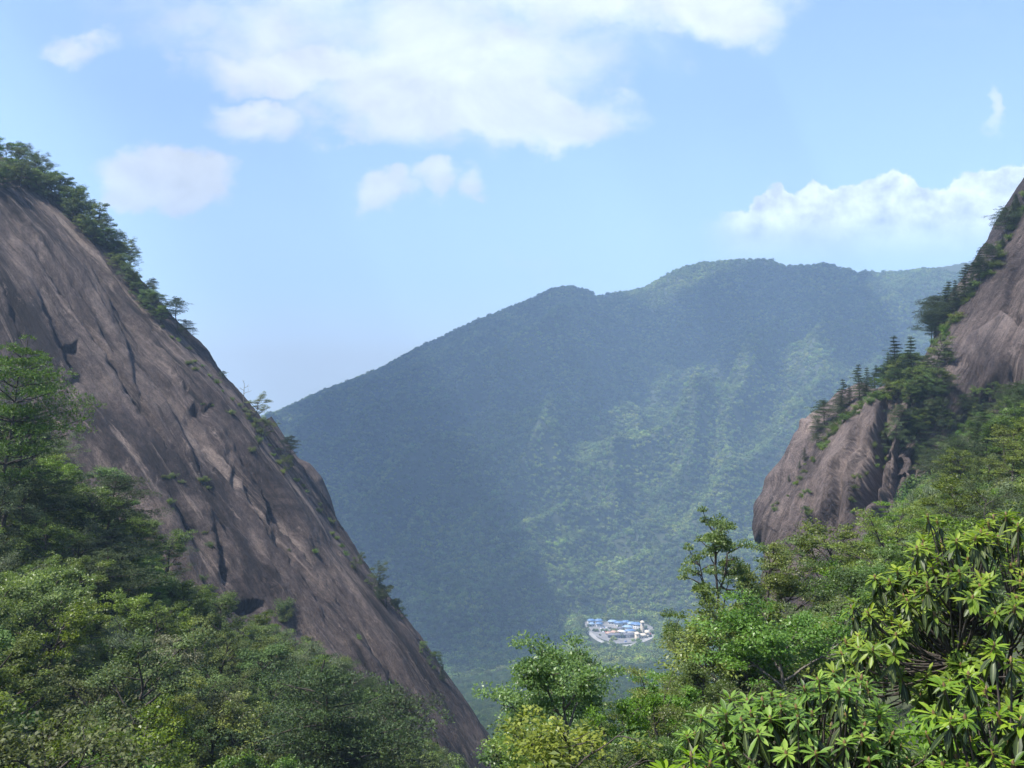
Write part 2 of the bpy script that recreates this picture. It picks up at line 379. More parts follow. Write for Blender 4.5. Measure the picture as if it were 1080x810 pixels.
    wx = ppx + 2.5*noise(ppx/14, ppy/14, seed+20); wy = ppy + 2.5*noise(ppx/14+9, ppy/14, seed+21)
    vis = sstep(.05, .30, np.tile(ang, (nu,1)))
    for line, depth, w, gs in cracks:      # ledges: rock to one side of the line stands proud of the other
        d, sg, tt = segdist(wx, wy, line); fade = sstep(0, .38, np.minimum(tt, 1-tt))
        sd = d*sg*gs
        disp -= vis*depth*.8*fade*sstep(-2.2,2.2,sd)*np.exp(-np.maximum(sd,0)/w)
    disp -= disp[:, np.abs(ang) < .3].mean(); disp *= 1-(.45 if planar is None else .75)*np.exp(-(np.tile(ang,(nu,1))/.2)**2)
    disp *= sstep(-2.2,-.2, np.tile(ang,(nu,1)))*.8+.2
    Vx = B + Nn*disp[...,None]
    ii = np.arange(nu-1)[:,None]*nv; jj = np.arange(nv-1)[None]
    Q = np.stack([ii+jj, ii+jj+1, ii+nv+jj+1, ii+nv+jj], -1).reshape(-1,4)
    me = mesh(name, Vx.reshape(-1,3), Q, mat, uv=np.stack([U,Vv],-1).reshape(-1,2), smooth=True)
    o = link(name, me); ROCKS[name+str(seed)] = (o, Vx, Nn, 540+F*Vx[...,0]/Vx[...,1], 405-F*Vx[...,2]/Vx[...,1], ang)
    return o

LS = [(-330,-90,330),(-180,40,315),(-80,110,305),(0,168,300),(30,186,296),(70,222,290),(110,265,283),(150,318,276),(180,352,271),(212,385,266),(250,432,260),(290,485,254),(322,528,249),(350,568,245),(400,628,238),(430,668,234),(470,727,228),(500,775,224),(524,815,221),(575,900,215),(640,1010,208)]
LCR = [
 ([(150,318),(172,352),(230,436),(300,545),(370,645),(440,738),(500,815),(540,870)], 8, 60, -1),
 ([(0,200),(40,270),(90,340),(150,430),(205,500),(262,580),(300,650)], 5, 40, -1),
 ([(250,400),(300,480),(345,560),(395,640),(440,705),(480,765)], 3.5, 22, -1),
 ([(100,255),(160,345),(222,440),(250,500)], 3, 24, -1),
 ([(20,250),(48,330),(62,368),(90,410),(118,455),(150,500)], 3.2, 26, -1),
 ([(60,200),(90,262),(112,300),(140,360),(160,400)], 2.2, 22, -1),
 ([(152,322),(160,346),(158,356)], 9, 9, -1),([(156,352),(180,372),(205,392)], 6.5, 16, -1),
 ([(120,300),(135,345),(150,420),(190,470),(225,520)], 1.8, 18, -1),
 ([(205,395),(245,470),(280,540),(300,578),(340,640),(352,690)], 4.0, 26, -1),
 ([(206,418),(218,428),(231,424)], 5.5, 7, 1),
 ([(232,450),(250,490),(256,520)], 3, 12, -1),
 ([(262,470),(285,520),(298,560),(312,600)], 3.6, 15, -1),
 ([(222,530),(232,570),(238,610),(250,628)], 4.5, 9, -1),([(240,629),(262,632),(285,630)], 5, 8, 1),
 ([(170,500),(200,560),(225,600)], 2.2, 20, -1),
 ([(300,500),(340,570),(385,640),(420,700)], 3.0, 12, -1),
 ([(340,600),(385,670),(430,740),(470,800)], 2.6, 16, -1),
 ([(420,690),(460,750),(500,800)], 1.8, 8, -1),
 ([(58,370),(80,360),(92,376)], 3, 10, 1),([(60,405),(75,400),(90,385)], 2, 8, 1),
 ([(0,300),(20,350),(40,372)], 3, 16, -1),
]
lr_o = rock('granite_dome', LS, 115, 92, (-120,100), 1150, 470, 1, LCR, M['rock_l'], 40, amp=1.0, power=1.85)
tag(lr_o, 'huge dark granite slab sweeping down from the upper left corner', 'rock face', kind='structure')
# small rounded slab behind the crest of the dome
BS = [(285,440,300),(300,462,298),(314,484,296),(326,490,294),(338,505,292),(348,528,290),(354,548,288),(362,575,286),(380,620,284)]
b_o = rock('granite_slab', BS, 22, 18, (-170,150), 160, 120, 1, [], M['rock_l'], 60, amp=.25)
tag(b_o, 'small rounded granite slab jutting behind the skyline of the big dark slab', 'rock', kind='structure')

RU = [(1230,-60,262),(1150,90,262),(1098,180,262),(1078,212,262),(1066,240,260),(1048,270,259),(1030,293,257),(1016,312,256),(1005,330,255),(996,352,253),(986,372,252),(972,400,250),(950,440,248),(920,500,246)]
RUC = [
 ([(1090,225),(1072,262),(1060,310),(1030,370)], 4.5, 14, -1),
 ([(1040,290),(1015,330),(1003,352),(990,378)], 8.0, 10, -1),
 ([(1086,318),(1070,330),(1062,345),(1058,372)], 10.0, 8, 1),
 ([(1006,378),(1018,366),(1034,366),(1046,378)], 7.5, 8, 1),([(1040,360),(1052,352),(1060,364),(1056,386)], 6, 6, 1),
 ([(1050,310),(1040,340),(1030,362)], 1.3, 10, 1),
]
r1 = rock('granite_face', RU, 75, 60, (-110,100), 520, 330, -1, RUC, M['rock_r'], 80, amp=.75, cell=(42,15,1.9), planar=(-.55,-.83))
tag(r1, 'steep pinkish granite face rising out of the frame above the right slope', 'rock face', kind='structure')
RL = [(1060,330,234),(1020,362,232),(985,384,230),(955,398,228),(935,406,226),(915,412,224),(895,428,222),(878,448,220),(862,470,218),(850,490,216),(836,508,214),(822,525,212),(812,539,211),(807,556,210),(804,585,209),(799,620,208),(792,680,207),(785,780,206)]
RLC = [
 ([(925,412),(905,450),(882,500),(868,560),(862,620)], 6, 12, -1),([(880,450),(862,500),(848,560),(842,620)], 4, 9, -1),([(838,505),(826,545),(820,600),(816,650)], 4, 8, -1),([(1000,410),(972,455),(945,515),(920,570),(905,620)], 8, 16, -1),([(1035,400),(1010,450),(985,510),(965,560)], 7, 16, -1),([(890,505),(905,500),(925,506)], 5, 8, 1),([(846,548),(858,542),(872,548)], 3, 6, 1),
 ([(950,395),(930,425),(918,450),(908,480),(900,510),(880,540)], 24, 14, -1),
 ([(900,440),(902,455),(892,480)], 3, 9, -1),
 ([(880,500),(870,530),(862,560),(858,600)], 5, 12, -1),
 ([(858,478),(850,500),(846,530),(838,560),(830,600)], 3.5, 10, -1),
 ([(872,455),(858,490),(852,515)], 1.6, 9, -1),
 ([(824,530),(818,560),(816,600)], 1.5, 8, -1),
 ([(870,552),(888,535),(905,520),(940,508)], 9, 9, 1),
 ([(905,560),(930,530),(955,495),(975,470)], 3.5, 10, 1),
 ([(970,410),(950,440),(945,460)], 5, 10, -1),
 ([(938,470),(918,505),(905,545),(890,600)], 5, 9, -1),([(985,440),(965,480),(940,530),(925,570)], 4, 10, -1),([(846,500),(835,540),(828,580)], 2.5, 7, -1),([(900,425),(880,460),(874,485)], 2, 8, -1),
]
r2 = rock('granite_cliff', RL, 62, 50, (-120,110), 620, 420, -1, RLC, M['rock_r'], 90, amp=.8, cell=(34,12,4.2), planar=(-.48,-.88), Nfix=(-.6,0,.25))
tag(r2, 'pinkish grey granite cliff with a deep dark cleft below the pine crest', 'cliff', kind='structure')

def rock_point(key, px, py, front=True):
    o, Vx, Nn, PX, PY, ang = ROCKS[key]
    d = (PX-px)**2+(PY-py)**2
    j0 = np.argmin(np.abs(ang+.15)) if front else 0
    k = np.unravel_index(np.argmin(d[:,j0:]), d[:,j0:].shape); return Vx[:,j0:][k], Nn[:,j0:][k]

# ------------------------------------------------------------------ trees
def branchline(p0, d0, L, rng, n=6, up=.0, wob=.12):
    P = [np.array(p0, float)]; d = nrm(np.array(d0, float))
    for k in range(n):
        d = nrm(d + rng.normal(0, wob, 3) + np.array([0,0,up])); P.append(P[-1]+d*L/n)
    return np.array(P)
def clump(g, c, r, n, rng, leaf, wid, flat=.5, vb=0., upb=.9):
    q = nrm(rng.normal(size=(n,3)))*(rng.random((n,1))**.45); q[:,2] = np.where(q[:,2]<-.2, q[:,2]*.4, q[:,2])
    pos = c + q*np.array([r,r,r*flat])
    out = nrm(q+1e-6); d = nrm(out*np.array([1,1,.25])+rng.normal(0,.45,(n,3)))
    nr = nrm(np.array([0,0,upb])+rng.normal(0,.45,(n,3))+out*.35)
    var = np.clip(.5+rng.normal(0,.14,n)+vb, 0, 1)
    s = rng.uniform(.7,1.25,n)
    g.leaves(pos, d, nr, leaf*s, wid*s, var)
def broadleaf(seed, H=6.5, spread=2.9, leaf=.15, wid=.085, nclump=75, per=120, flat=.75, mat='olive', bark='bark', base=.28, sub=5, cr=.62):
    rng = np.random.default_rng(seed); t = Geo(); g = Geo()
    lean = rng.normal(0,.08,2); n = 9
    tr = np.stack([np.linspace(0,lean[0]*H,n)+np.r_[0,np.cumsum(rng.normal(0,.06,n-1))], np.linspace(0,lean[1]*H,n)+np.r_[0,np.cumsum(rng.normal(0,.06,n-1))], np.linspace(-.8,H*.82,n)],1)
    t.tube(tr, np.linspace(.022*H,.006*H,n), 7)
    nl = 11; tips = [tr[-1]+np.array([0,0,.3])]
    for k in range(nl):
        f = base+(.97-base)*(k/(nl-1))**.9; i0 = f*(n-1); a = int(i0); p0 = tr[a]*(1-(i0-a))+tr[min(a+1,n-1)]*(i0-a)
        az = k*2.4+rng.normal(0,.4)
        hf = (p0[2]/H); L = spread*(1.15-.75*max(0,hf-.45)/.55)*rng.uniform(.75,1.15)*min(1,.65+hf)
        br = branchline(p0, [cos(az),sin(az),.35+.6*hf], L, rng, 7, .03, .13)
        t.tube(br, np.linspace(.009*H,.0025*H,8), 5); tips.append(br[-1])
        for m_ in range(sub):
            q = br[rng.integers(2,7)]; az2 = az+rng.choice([-1,1])*rng.uniform(.4,1.2)
            b2 = branchline(q, [cos(az2),sin(az2),rng.uniform(0,.7)], L*rng.uniform(.3,.55), rng, 4, .03, .16)
            t.tube(b2, np.linspace(.004*H,.0015*H,5), 4); tips.append(b2[-1])
            if m_ < 2: tips.append(b2[2])
    tips = np.array(tips); rng.shuffle(tips); tips = tips[:nclump]
    for c in tips:
        r = cr*rng.uniform(.65,1.3)
        clump(g, c, r, int(per*r/cr*rng.uniform(.7,1.2)), rng, leaf, wid, flat*rng.uniform(.7,1.2), vb=rng.normal(0,.1))
    return t.mesh('trunk', M[bark], True), g.mesh('crown', M[mat])
def pinepad(g, c, r, n, rng, mat_scale=1., flat=.22):
    # tufts of needles laid in a flat pad
    q = rng.normal(size=(n,2)); q = q/np.maximum(np.linalg.norm(q,axis=1,keepdims=True),1e-6)*np.sqrt(rng.random((n,1)))
    pos = c+np.stack([q[:,0]*r, q[:,1]*r, rng.normal(0,flat*.35,n)*r+ (1-(q**2).sum(1))*flat*r],1)
    k = 5
    P = np.repeat(pos, k, 0); d = nrm(rng.normal(size=(n*k,3))*np.array([1,1,.45])+np.array([0,0,.55]))
    nr = nrm(rng.normal(size=(n*k,3))*.5+np.array([0,0,1]))
    L = .2*mat_scale*rng.uniform(.7,1.2,n*k)
    g.leaves(P+d*(L*.4)[:,None], d, nr, L, L*.2, np.clip(.5+rng.normal(0,.2,n*k),0,1), .02)
def pine(seed, H=8, mat='pine', kind='flat', bark='bark', sc=1.):
    rng = np.random.default_rng(seed); t = Geo(); g = Geo(); n = 12
    tr = np.stack([np.r_[0,np.cumsum(rng.normal(0,.018*H,n-1))], np.r_[0,np.cumsum(rng.normal(0,.018*H,n-1))], np.linspace(-.06*H,H,n)],1)
    t.tube(tr, np.linspace(.02*H,.004*H,n), 6)
    if kind == 'flat':        # bare trunk, broad flat pads at the top
        lev = np.array([.42,.55,.64,.72,.79,.85,.91,.96]); ln = H*np.array([.2,.34,.3,.36,.33,.28,.2,.1])
        nb = [2,3,4,4,4,4,3,3]
    elif kind == 'cone':
        lev = np.linspace(.16,.98,13); ln = H*.30*(1.04-lev)**.8; nb = [4]*13
    else:                     # wide bush pine
        lev = np.array([.25,.38,.5,.6,.7,.78,.86,.93]); ln = H*np.array([.42,.5,.52,.48,.42,.34,.24,.12]); nb = [3,4,5,5,5,4,4,3]
    az = rng.random()*6
    for l, L0, b in zip(lev, ln, nb):
        f = l*(n-1)*.97; a = int(f); p0 = tr[a]*(1-(f-a))+tr[a+1]*(f-a)
        for k in range(b):
            az += 2*pi/b+rng.normal(0,.35); L = L0*rng.uniform(.6,1.2)
            br = branchline(p0, [cos(az),sin(az),.12 if kind!='cone' else -.05], L, rng, 5, .02, .08)
            t.tube(br, np.linspace(.006*H,.0018*H,6), 4)
            for q in (2,3,4,5):
                r = L*.30*rng.uniform(.7,1.25)+.03*H
                pinepad(g, br[q]+np.array([rng.normal(0,r*.5),rng.normal(0,r*.5),.02*H]), r, int(12+26*(r/(.12*H))**2*(1 if kind!='cone' else .8)), rng, sc*H/8)
    pinepad(g, tr[-1], .06*H, 20, rng, sc*H/8)
    return t.mesh('trunk', M[bark], True), g.mesh('crown', M[mat])
def shrub(seed, r=.9, n=2600, leaf=.09, wid=.045, mat='green'):
    rng = np.random.default_rng(seed); t = Geo(); g = Geo()
    for k in range(9):
        az = rng.random()*6.28; b = branchline([0,0,-.3], [cos(az)*.6,sin(az)*.6,1], r*rng.uniform(1.0,1.7), rng, 5, 0, .2)
        t.tube(b, np.linspace(.03,.008,6), 4)
        for q in (3,4,5): clump(g, b[q], r*rng.uniform(.3,.5), n//27, rng, leaf, wid, .7, rng.normal(0,.1))
    return t.mesh('stem', M['bark'], True), g.mesh('foliage', M[mat])

KIND = {}
for nm, args in {
  'olive': [dict(seed=s, mat='olive', nclump=78, per=125, H=h) for s,h in ((1,6.4),(2,5.6),(3,7.2))],
  'green': [dict(seed=s, mat='green', nclump=72, per=125, H=h, leaf=.17, wid=.085, flat=.6) for s,h in ((11,6.0),(12,5.2),(13,6.8))],
  'grey':  [dict(seed=s, mat='grey', nclump=82, per=120, H=h, leaf=.14, wid=.06) for s,h in ((21,5.8),(22,6.6))],
  'yellow':[dict(seed=31, mat='yellow', nclump=46, per=110, H=4.6, spread=1.9)],
  'blossom':[dict(seed=32, mat='blossom', nclump=50, per=110, H=4.8, spread=1.9)],
}.items():
    KIND[nm] = [('broad',)+broadleaf(**a) for a in args]
KIND['pine_flat'] = [('pine',)+pine(s, 8, 'pine', 'flat') for s in (41,42)]
KIND['pine_cone'] = [('pine',)+pine(s, 8, 'pine', 'cone') for s in (51,52,53)]
KIND['pine_bush'] = [('pine',)+pine(s, 7, 'pine', 'bush') for s in (61,62)]
KIND['pine_fresh'] = [('pine',)+pine(63, 7, 'pine_fresh', 'bush')]
KIND['shrub'] = [('shrub',)+shrub(s) for s in (71,72)]
PN = {'broad':('broadleaf_tree','trunk','crown','tree'), 'pine':('pine_tree','trunk','crown','pine tree'), 'shrub':('shrub','stem','foliage','shrub')}
def plant(kind, loc, scale=1., rz=None, label=None, group=None, var=None, rnd=random, squash=1., lean=(0,0)):
    v = KIND[kind][var if var is not None else rnd.randrange(len(KIND[kind]))]
    nm, a, b, cat = PN[v[0]]
    e = bpy.data.objects.new(nm, None); C.objects.link(e)
    e.location = loc; e.rotation_euler = (lean[0], lean[1], rnd.random()*6.28 if rz is None else rz); e.scale = (scale, scale, scale*squash)
    tag(e, label, cat, group)
    link(a, v[1], e); link(b, v[2], e)
    return e

rnd = random.Random(7)
# --- left slope
def scatter(region, step, jit, rnd):
    px0, px1, D0, D1 = region; out = []; y = D0
    while y < D1:
        x = (px0-540)/F*y
        while x < (px1-540)/F*y:
            X = x+rnd.uniform(-jit,jit)*step; Y = y+rnd.uniform(-jit,jit)*step
            out.append((X, Y)); x += step
        y += step
    return out
cnt = 0
WORD = {'olive':'olive green broadleaf tree','green':'fresh green broadleaf tree','grey':'grey green fine leaved tree','pine_bush':'dark spreading pine','pine_flat':'flat topped pine','pine_cone':'dark conical pine','yellow':'yellow green tree','blossom':'pale tinged tree'}
def lefttrees():
    for X, Y in scatter((-90,520,33,122), 4.9, .42, rnd):
        px = 540+F*X/Y; z = gz(X,Y)
        if (px > 330 and Y < 60) or px > 405: continue
        n = float(noise(X/14, Y/14, 77)); q = rnd.random()
        if px < 130 and Y > 85: k = 'grey' if q < .3 else ('green' if q<.7 else ('olive' if q<.85 else 'pine_bush'))
        elif n > -.02: k = 'green' if q < .75 else 'olive'
        elif n < -.2: k = 'grey' if q < .6 else 'olive'
        else: k = rnd.choice(['olive','green','grey','olive'])
        if px > 330 and q < .45: k = 'pine_bush'
        zone = 'by the foot of the dark slab' if Y > 95 else ('on the middle of the left slope' if Y > 60 else 'low on the left slope near the bottom edge')
        zone = 'high on the left slope under the bare rock' if px < 180 and Y > 95 else (zone+(', towards the gully' if px > 330 else ''))
        lab = WORD[k]+' '+zone
        plant(k, (X,Y,z), rnd.uniform(.66,1.25)*(0.8 if px>330 and k!='pine_bush' else 1), label=lab, group=lab.replace(' tree ',' trees ',1).replace(' pine ',' pines ',1), rnd=rnd)
lefttrees()

# ------------------------------------------------------------------ far forest, valley and undergrowth (instanced masses)
def canopy_template(seed, n, leaf, mat, core=True):
    rng = np.random.default_rng(seed); g = Geo()
    lob = nrm(rng.normal(size=(9,3))*np.array([1,1,.6])+np.array([0,0,.25]))*.55; lob = np.concatenate([lob,[[0,0,0.1]]])
    per = n//len(lob)
    for c in lob:
        r = rng.uniform(.38,.55); q = nrm(rng.normal(size=(per,3)))*(rng.random((per,1))**.2)
        pos = c+q*r*np.array([1,1,.8]); d = nrm(np.cross(q, rng.normal(size=(per,3))))
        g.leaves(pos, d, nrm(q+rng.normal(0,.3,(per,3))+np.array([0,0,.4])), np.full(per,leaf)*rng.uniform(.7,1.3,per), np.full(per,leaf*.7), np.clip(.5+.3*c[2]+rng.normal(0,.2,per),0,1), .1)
    me = g.mesh('crown_template', M[mat]); return me
def instance_mass(name, pts, scl, templates, label, cat, seed):
    me = bpy.data.meshes.new(name+'_points'); me.vertices.add(len(pts)); me.vertices.foreach_set('co', np.asarray(pts,np.float32).ravel())
    a = me.attributes.new('size','FLOAT','POINT'); a.data.foreach_set('value', np.asarray(scl,np.float32)); me.update()
    o = link(name, me)
    coll = bpy.data.collections.new(name+'_kinds')
    for k, t in enumerate(templates):
        coll.objects.link(bpy.data.objects.new('crown_kind', t))
    ng = bpy.data.node_groups.new(name, 'GeometryNodeTree')
    ng.interface.new_socket('Geometry', in_out='INPUT', socket_type='NodeSocketGeometry'); ng.interface.new_socket('Geometry', in_out='OUTPUT', socket_type='NodeSocketGeometry')
    N = ng.nodes; L = ng.links; gi = N.new('NodeGroupInput'); go = N.new('NodeGroupOutput')
    ip = N.new('GeometryNodeInstanceOnPoints'); ci = N.new('GeometryNodeCollectionInfo'); ci.inputs['Collection'].default_value = coll
    ci.inputs['Separate Children'].default_value = True; ci.inputs['Reset Children'].default_value = True
    ip.inputs['Pick Instance'].default_value = True
    rv_ = N.new('FunctionNodeRandomValue'); rv_.data_type = 'FLOAT_VECTOR'; rv_.inputs[0].default_value = (-.12,-.12,0); rv_.inputs[1].default_value = (.12,.12,6.28)
    na_ = N.new('GeometryNodeInputNamedAttribute'); na_.data_type = 'FLOAT'; na_.inputs[0].default_value = 'size'
    L.new(gi.outputs[0], ip.inputs['Points']); L.new(ci.outputs[0], ip.inputs['Instance']); L.new(rv_.outputs[0], ip.inputs['Rotation'])
    L.new(na_.outputs[0], ip.inputs['Scale']); L.new(ip.outputs[0], go.inputs[0])
    md = o.modifiers.new('scatter','NODES'); md.node_group = ng
    return tag(o, label, cat, kind='stuff')
rng = np.random.default_rng(5)
# distant forest over the mountain and valley
def polar_points(n, a0, a1, r0, r1):
    a = rng.uniform(a0,a1,n); r = np.sqrt(rng.uniform(r0**2, r1**2, n)); return np.stack([r*np.sin(a), r*np.cos(a)],1)
P = polar_points(150000, -.30, .52, 1250, 3050)
zz = ground_z(P[:,0], P[:,1])
padm = (np.maximum(np.abs(P[:,0]-172)/58, np.abs(P[:,1]-1522)/84)+.22*noise(P[:,0]/14,P[:,1]/14,9) < 1)&(rng.random(len(P))>.06)
P3 = np.column_stack([P, zz])[~padm]
sc = 4.3*rng.lognormal(0,.32,len(P3))
P3[:,2] += sc*.35
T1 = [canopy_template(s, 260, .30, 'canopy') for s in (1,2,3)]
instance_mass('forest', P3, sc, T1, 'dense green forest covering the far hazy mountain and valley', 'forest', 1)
P = polar_points(17000, -.30, .42, 210, 1250)
zz = ground_z(P[:,0], P[:,1]); P3 = np.column_stack([P, zz]); sc = 3.4*rng.lognormal(0,.25,len(P3)); P3[:,2] += sc*.5
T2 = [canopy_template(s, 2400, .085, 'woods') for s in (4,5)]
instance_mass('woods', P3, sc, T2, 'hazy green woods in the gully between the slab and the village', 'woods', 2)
# undergrowth on the near slopes
P = polar_points(9000, -.55, .55, 14, 200)
keep = rng.random(len(P)) < np.clip(np.hypot(P[:,0],P[:,1])/60, .3, 1); P = P[keep]
zz = ground_z(P[:,0], P[:,1]); P3 = np.column_stack([P, zz]); sc = .95*rng.lognormal(0,.3,len(P3)); P3[:,2] += sc*.25
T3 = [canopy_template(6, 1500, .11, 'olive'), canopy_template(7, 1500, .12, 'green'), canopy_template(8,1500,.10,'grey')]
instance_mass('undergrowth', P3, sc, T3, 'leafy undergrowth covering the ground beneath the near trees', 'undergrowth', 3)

# ------------------------------------------------------------------ named trees, placed by where their tops stand
KH = {'maple':6.6,'olive':6.2,'green':6.0,'grey':6.1,'yellow':4.4,'blossom':4.6,'pine_flat':8.1,'pine_cone':8.1,'pine_bush':7.1,'pine_fresh':7.1,'shrub':2.2,'maple_tall':8.6,'layered':5.6}
KIND['maple'] = [('broad',)+broadleaf(101, 6.6, 3.0, .15, .075, 125, 190, .6, 'maple', 'greybark', .35, cr=.66, sub=9), ('broad',)+broadleaf(102, 6.2, 2.7, .15, .075, 115, 190, .6, 'maple', 'greybark', .3, cr=.66, sub=9)]
KIND['maple_tall'] = [('broad',)+broadleaf(114, 8.6, 3.0, .14, .07, 130, 170, .5, 'maple', 'bark', .16, cr=.5, sub=10), ('broad',)+broadleaf(112, 8.4, 2.4, .14, .07, 130, 200, .55, 'green', 'bark', .16, cr=.62, sub=10)]
KIND['layered'] = [('broad',)+broadleaf(121, 5.6, 2.8, .12, .055, 85, 130, .28, 'green', 'bark', .2, cr=.6), ('broad',)+broadleaf(122, 5.6, 2.6, .12, .055, 80, 130, .30, 'olive', 'bark', .2, cr=.6)]
def top_at(kind, px, py, D, label, group=None, var=None, smin=.3, smax=2.2, wide=1.):
    x = (px-540)/F*D; zt = (405-py)/F*D; zg = gz(x, D)
    s = min(smax, max(smin, (zt-zg)/KH[kind])); z = zg if (zt-zg)/KH[kind] <= smax else zt-s*KH[kind]
    e = plant(kind, (x, D, z), s, label=label, group=group, rnd=rnd, var=var)
    e.scale = (s*wide, s*wide, s); return e
top_at('maple', 622, 684, 21, 'open airy tree with large fresh leaves rising in the gully mouth before the village', var=0, wide=.8)
top_at('yellow', 604, 768, 16, 'yellow green bush at the bottom edge under the open airy tree', smax=.8, wide=1.1)
top_at('maple', 578, 786, 19, 'low fresh green tree right of the lower tip of the dark slab', var=1, smax=.8)
top_at('maple_tall', 764, 544, 36, 'tall slender tree with tiered foliage standing highest before the blue mountain', var=0, wide=.6)
top_at('maple_tall', 806, 562, 40, 'tall tree right of the slender tiered tree, overlapping the foot of the cliff', var=1, wide=.7)
top_at('layered', 832, 590, 41, 'layered tree reaching over the lower tip of the cliff', var=0, wide=.8)
top_at('green', 792, 622, 33, 'rounded light green tree with dark forked limbs below the tall tiered trees', var=1, wide=.9)
top_at('layered', 752, 664, 34, 'layered green tree at the foot of the slender tiered tree', var=1, wide=.8)
top_at('maple', 688, 724, 27, 'small fresh tree right of the open airy tree and below the village', var=1, wide=.9)
top_at('layered', 700, 722, 25, 'layered green tree low in the middle of the picture with a straight thin trunk', var=0, wide=.8)
top_at('maple_tall', 742, 690, 30, 'dark green tree between the light rounded tree and the near rhododendrons', var=1, wide=.9)
top_at('green', 640, 735, 23, 'bright green tree under the small fresh tree in the gully', var=2, wide=.7)
top_at('grey', 868, 640, 36, 'glossy grey green tree above the lower rhododendron', var=1, wide=1.1)
top_at('maple', 850, 655, 28, 'glossy leaved tree just above the lower rhododendron', var=0, wide=1.1)
top_at('olive', 905, 600, 40, 'rounded olive tree left of the upper rhododendron', var=0, wide=1.1)
top_at('layered', 925, 548, 52, 'fresh layered tree below the cliff and above the upper rhododendron', var=0)
top_at('green', 890, 560, 55, 'fresh green tree at the foot of the cliff', var=0)
for k,(px,py,D) in enumerate([(764,742,24),(722,772,22),(680,775,21),(800,720,26),(640,785,19),(980,560,44),(950,600,36),(1010,640,30),(930,660,28),(1060,560,40),(560,738,34),(566,772,34),(615,752,30),(648,748,36),(724,712,40),(768,668,34),(612,740,50)]):
    top_at(['layered','green','maple','olive'][k%4], px, py, D, 'leafy green tree filling the slope behind the near rhododendrons', 'leafy trees on the near right slope', wide=.9)
# the right slope
for X, Y in scatter((830,1240,46,168), 6.6, .42, rnd):
    px = 540+F*X/Y
    if (px < 870 and Y < 60) or (px < 990 and Y > 66): continue
    q = rnd.random()
    if Y > 98: k = 'pine_bush' if q < .35 else ('olive' if q < .6 else ('pine_cone' if q < .75 else 'grey'))
    elif Y > 70: k = 'grey' if q < .35 else ('olive' if q < .65 else 'green')
    else: k = 'green' if q < .5 else ('layered' if q < .8 else 'grey')
    WORD['layered'] = 'layered green tree'
    zone = 'high on the right slope below the granite face' if Y > 98 else ('on the middle of the right slope' if Y > 70 else 'on the right slope behind the rhododendron')
    lab = WORD[k]+' '+zone
    plant(k, (X,Y,gz(X,Y)), rnd.uniform(.6,.95), label=lab, group=lab.replace(' tree ',' trees ',1).replace(' pine ',' pines ',1), rnd=rnd)
# ---- plants rooted on the rock
def on_rock(kind, key, px, py, hpx, label, group=None, var=None, front=True, wide=1., sink=.3):
    p, n_ = rock_point(key, px, py, front); s = hpx/F*p[1]/KH[kind]
    e = plant(kind, (p[0], p[1], p[2]-sink*s), s, label=label, group=group, rnd=rnd, var=var); e.scale = (s*wide, s*wide, s); return e
LK, UK, CK = 'granite_dome40', 'granite_face80', 'granite_cliff90'
def along(line, n, jx=3, jy=4):
    R = resample([(a,b,0) for a,b in line], n, 0)
    return [(r[0]+rnd.uniform(-jx,jx), r[1]+rnd.uniform(-jy,jy)) for r in R]
for px, py in along([(-20,205),(10,192),(40,196),(80,232),(120,275),(150,315),(172,345)], 44, 4, 5):
    k = rnd.choice(['olive','olive','green','grey','grey'])
    on_rock(k, LK, px, py, rnd.uniform(15,25)*(1.35 if px<60 else 1), WORD[k]+' in the thicket crowning the dark slab', 'trees of the thicket crowning the dark slab', wide=1.1)
for px, py in along([(-20,170),(20,176),(55,200),(95,240),(135,290)], 26, 4, 3):
    k = rnd.choice(['olive','green','grey'])
    on_rock(k, LK, px+3, py, rnd.uniform(20,31), WORD[k]+' in the thicket crowning the dark slab', 'trees of the thicket crowning the dark slab', wide=1.05)
for px, py in along([(172,345),(200,372),(225,402),(262,440),(285,475),(300,500)], 18, 3, 3):
    on_rock('shrub', LK, px, py, rnd.uniform(6,13), 'small shrub clinging to the skyline of the dark slab', 'small shrubs along the skyline of the dark slab')
on_rock('pine_flat', LK, 161, 318, 26, 'slender pine with a tiny crown, first above the thicket end on the dark slab', wide=.7)
on_rock('pine_flat', LK, 188, 352, 40, 'flat topped pine standing clear against the sky on the slab skyline', var=0, wide=1.0)
on_rock('pine_bush', LK, 196, 358, 22, 'low spreading pine at the foot of the flat topped skyline pine', wide=1.)
on_rock('pine_flat', LK, 234, 404, 14, 'tiny lone pine on the bare part of the slab skyline', wide=1.)
on_rock('olive', LK, 268, 447, 26, 'dark rounded bush on the skyline below the dead tree', wide=1.2)
on_rock('olive', LK, 276, 462, 24, 'lower of the two dark bushes on the skyline below the dead tree', wide=1.1)
on_rock('pine_flat', LK, 306, 492, 34, 'umbrella pine leaning out before the blue mountain halfway down the slab', var=1, wide=.9)
on_rock('olive', LK, 304, 500, 22, 'dark bush at the foot of the umbrella pine', wide=.8)
for px, py in along([(312,505),(330,530),(348,556),(362,580)], 12, 3, 3):
    on_rock('shrub', LK, px+2, py+2, rnd.uniform(8,13), 'shrub in the notch before the small rounded slab', 'shrubs in the notch before the small rounded slab')
for px, py, h, k in [(376,603,16,'olive'),(392,622,24,'olive'),(400,632,26,'pine_cone'),(408,640,24,'olive'),(417,650,20,'pine_flat'),(424,656,18,'olive')]:
    on_rock(k, LK, px, py, h, WORD[k]+' on the lower skyline of the dark slab', 'trees on the lower skyline of the dark slab')
for px, py, h, k in [(446,690,14,'olive'),(458,706,20,'olive'),(466,718,18,'pine_cone'),(490,755,10,'olive')]:
    on_rock(k, LK, px, py, h, WORD[k]+' near the lowest end of the slab skyline', 'trees near the lowest end of the slab skyline')
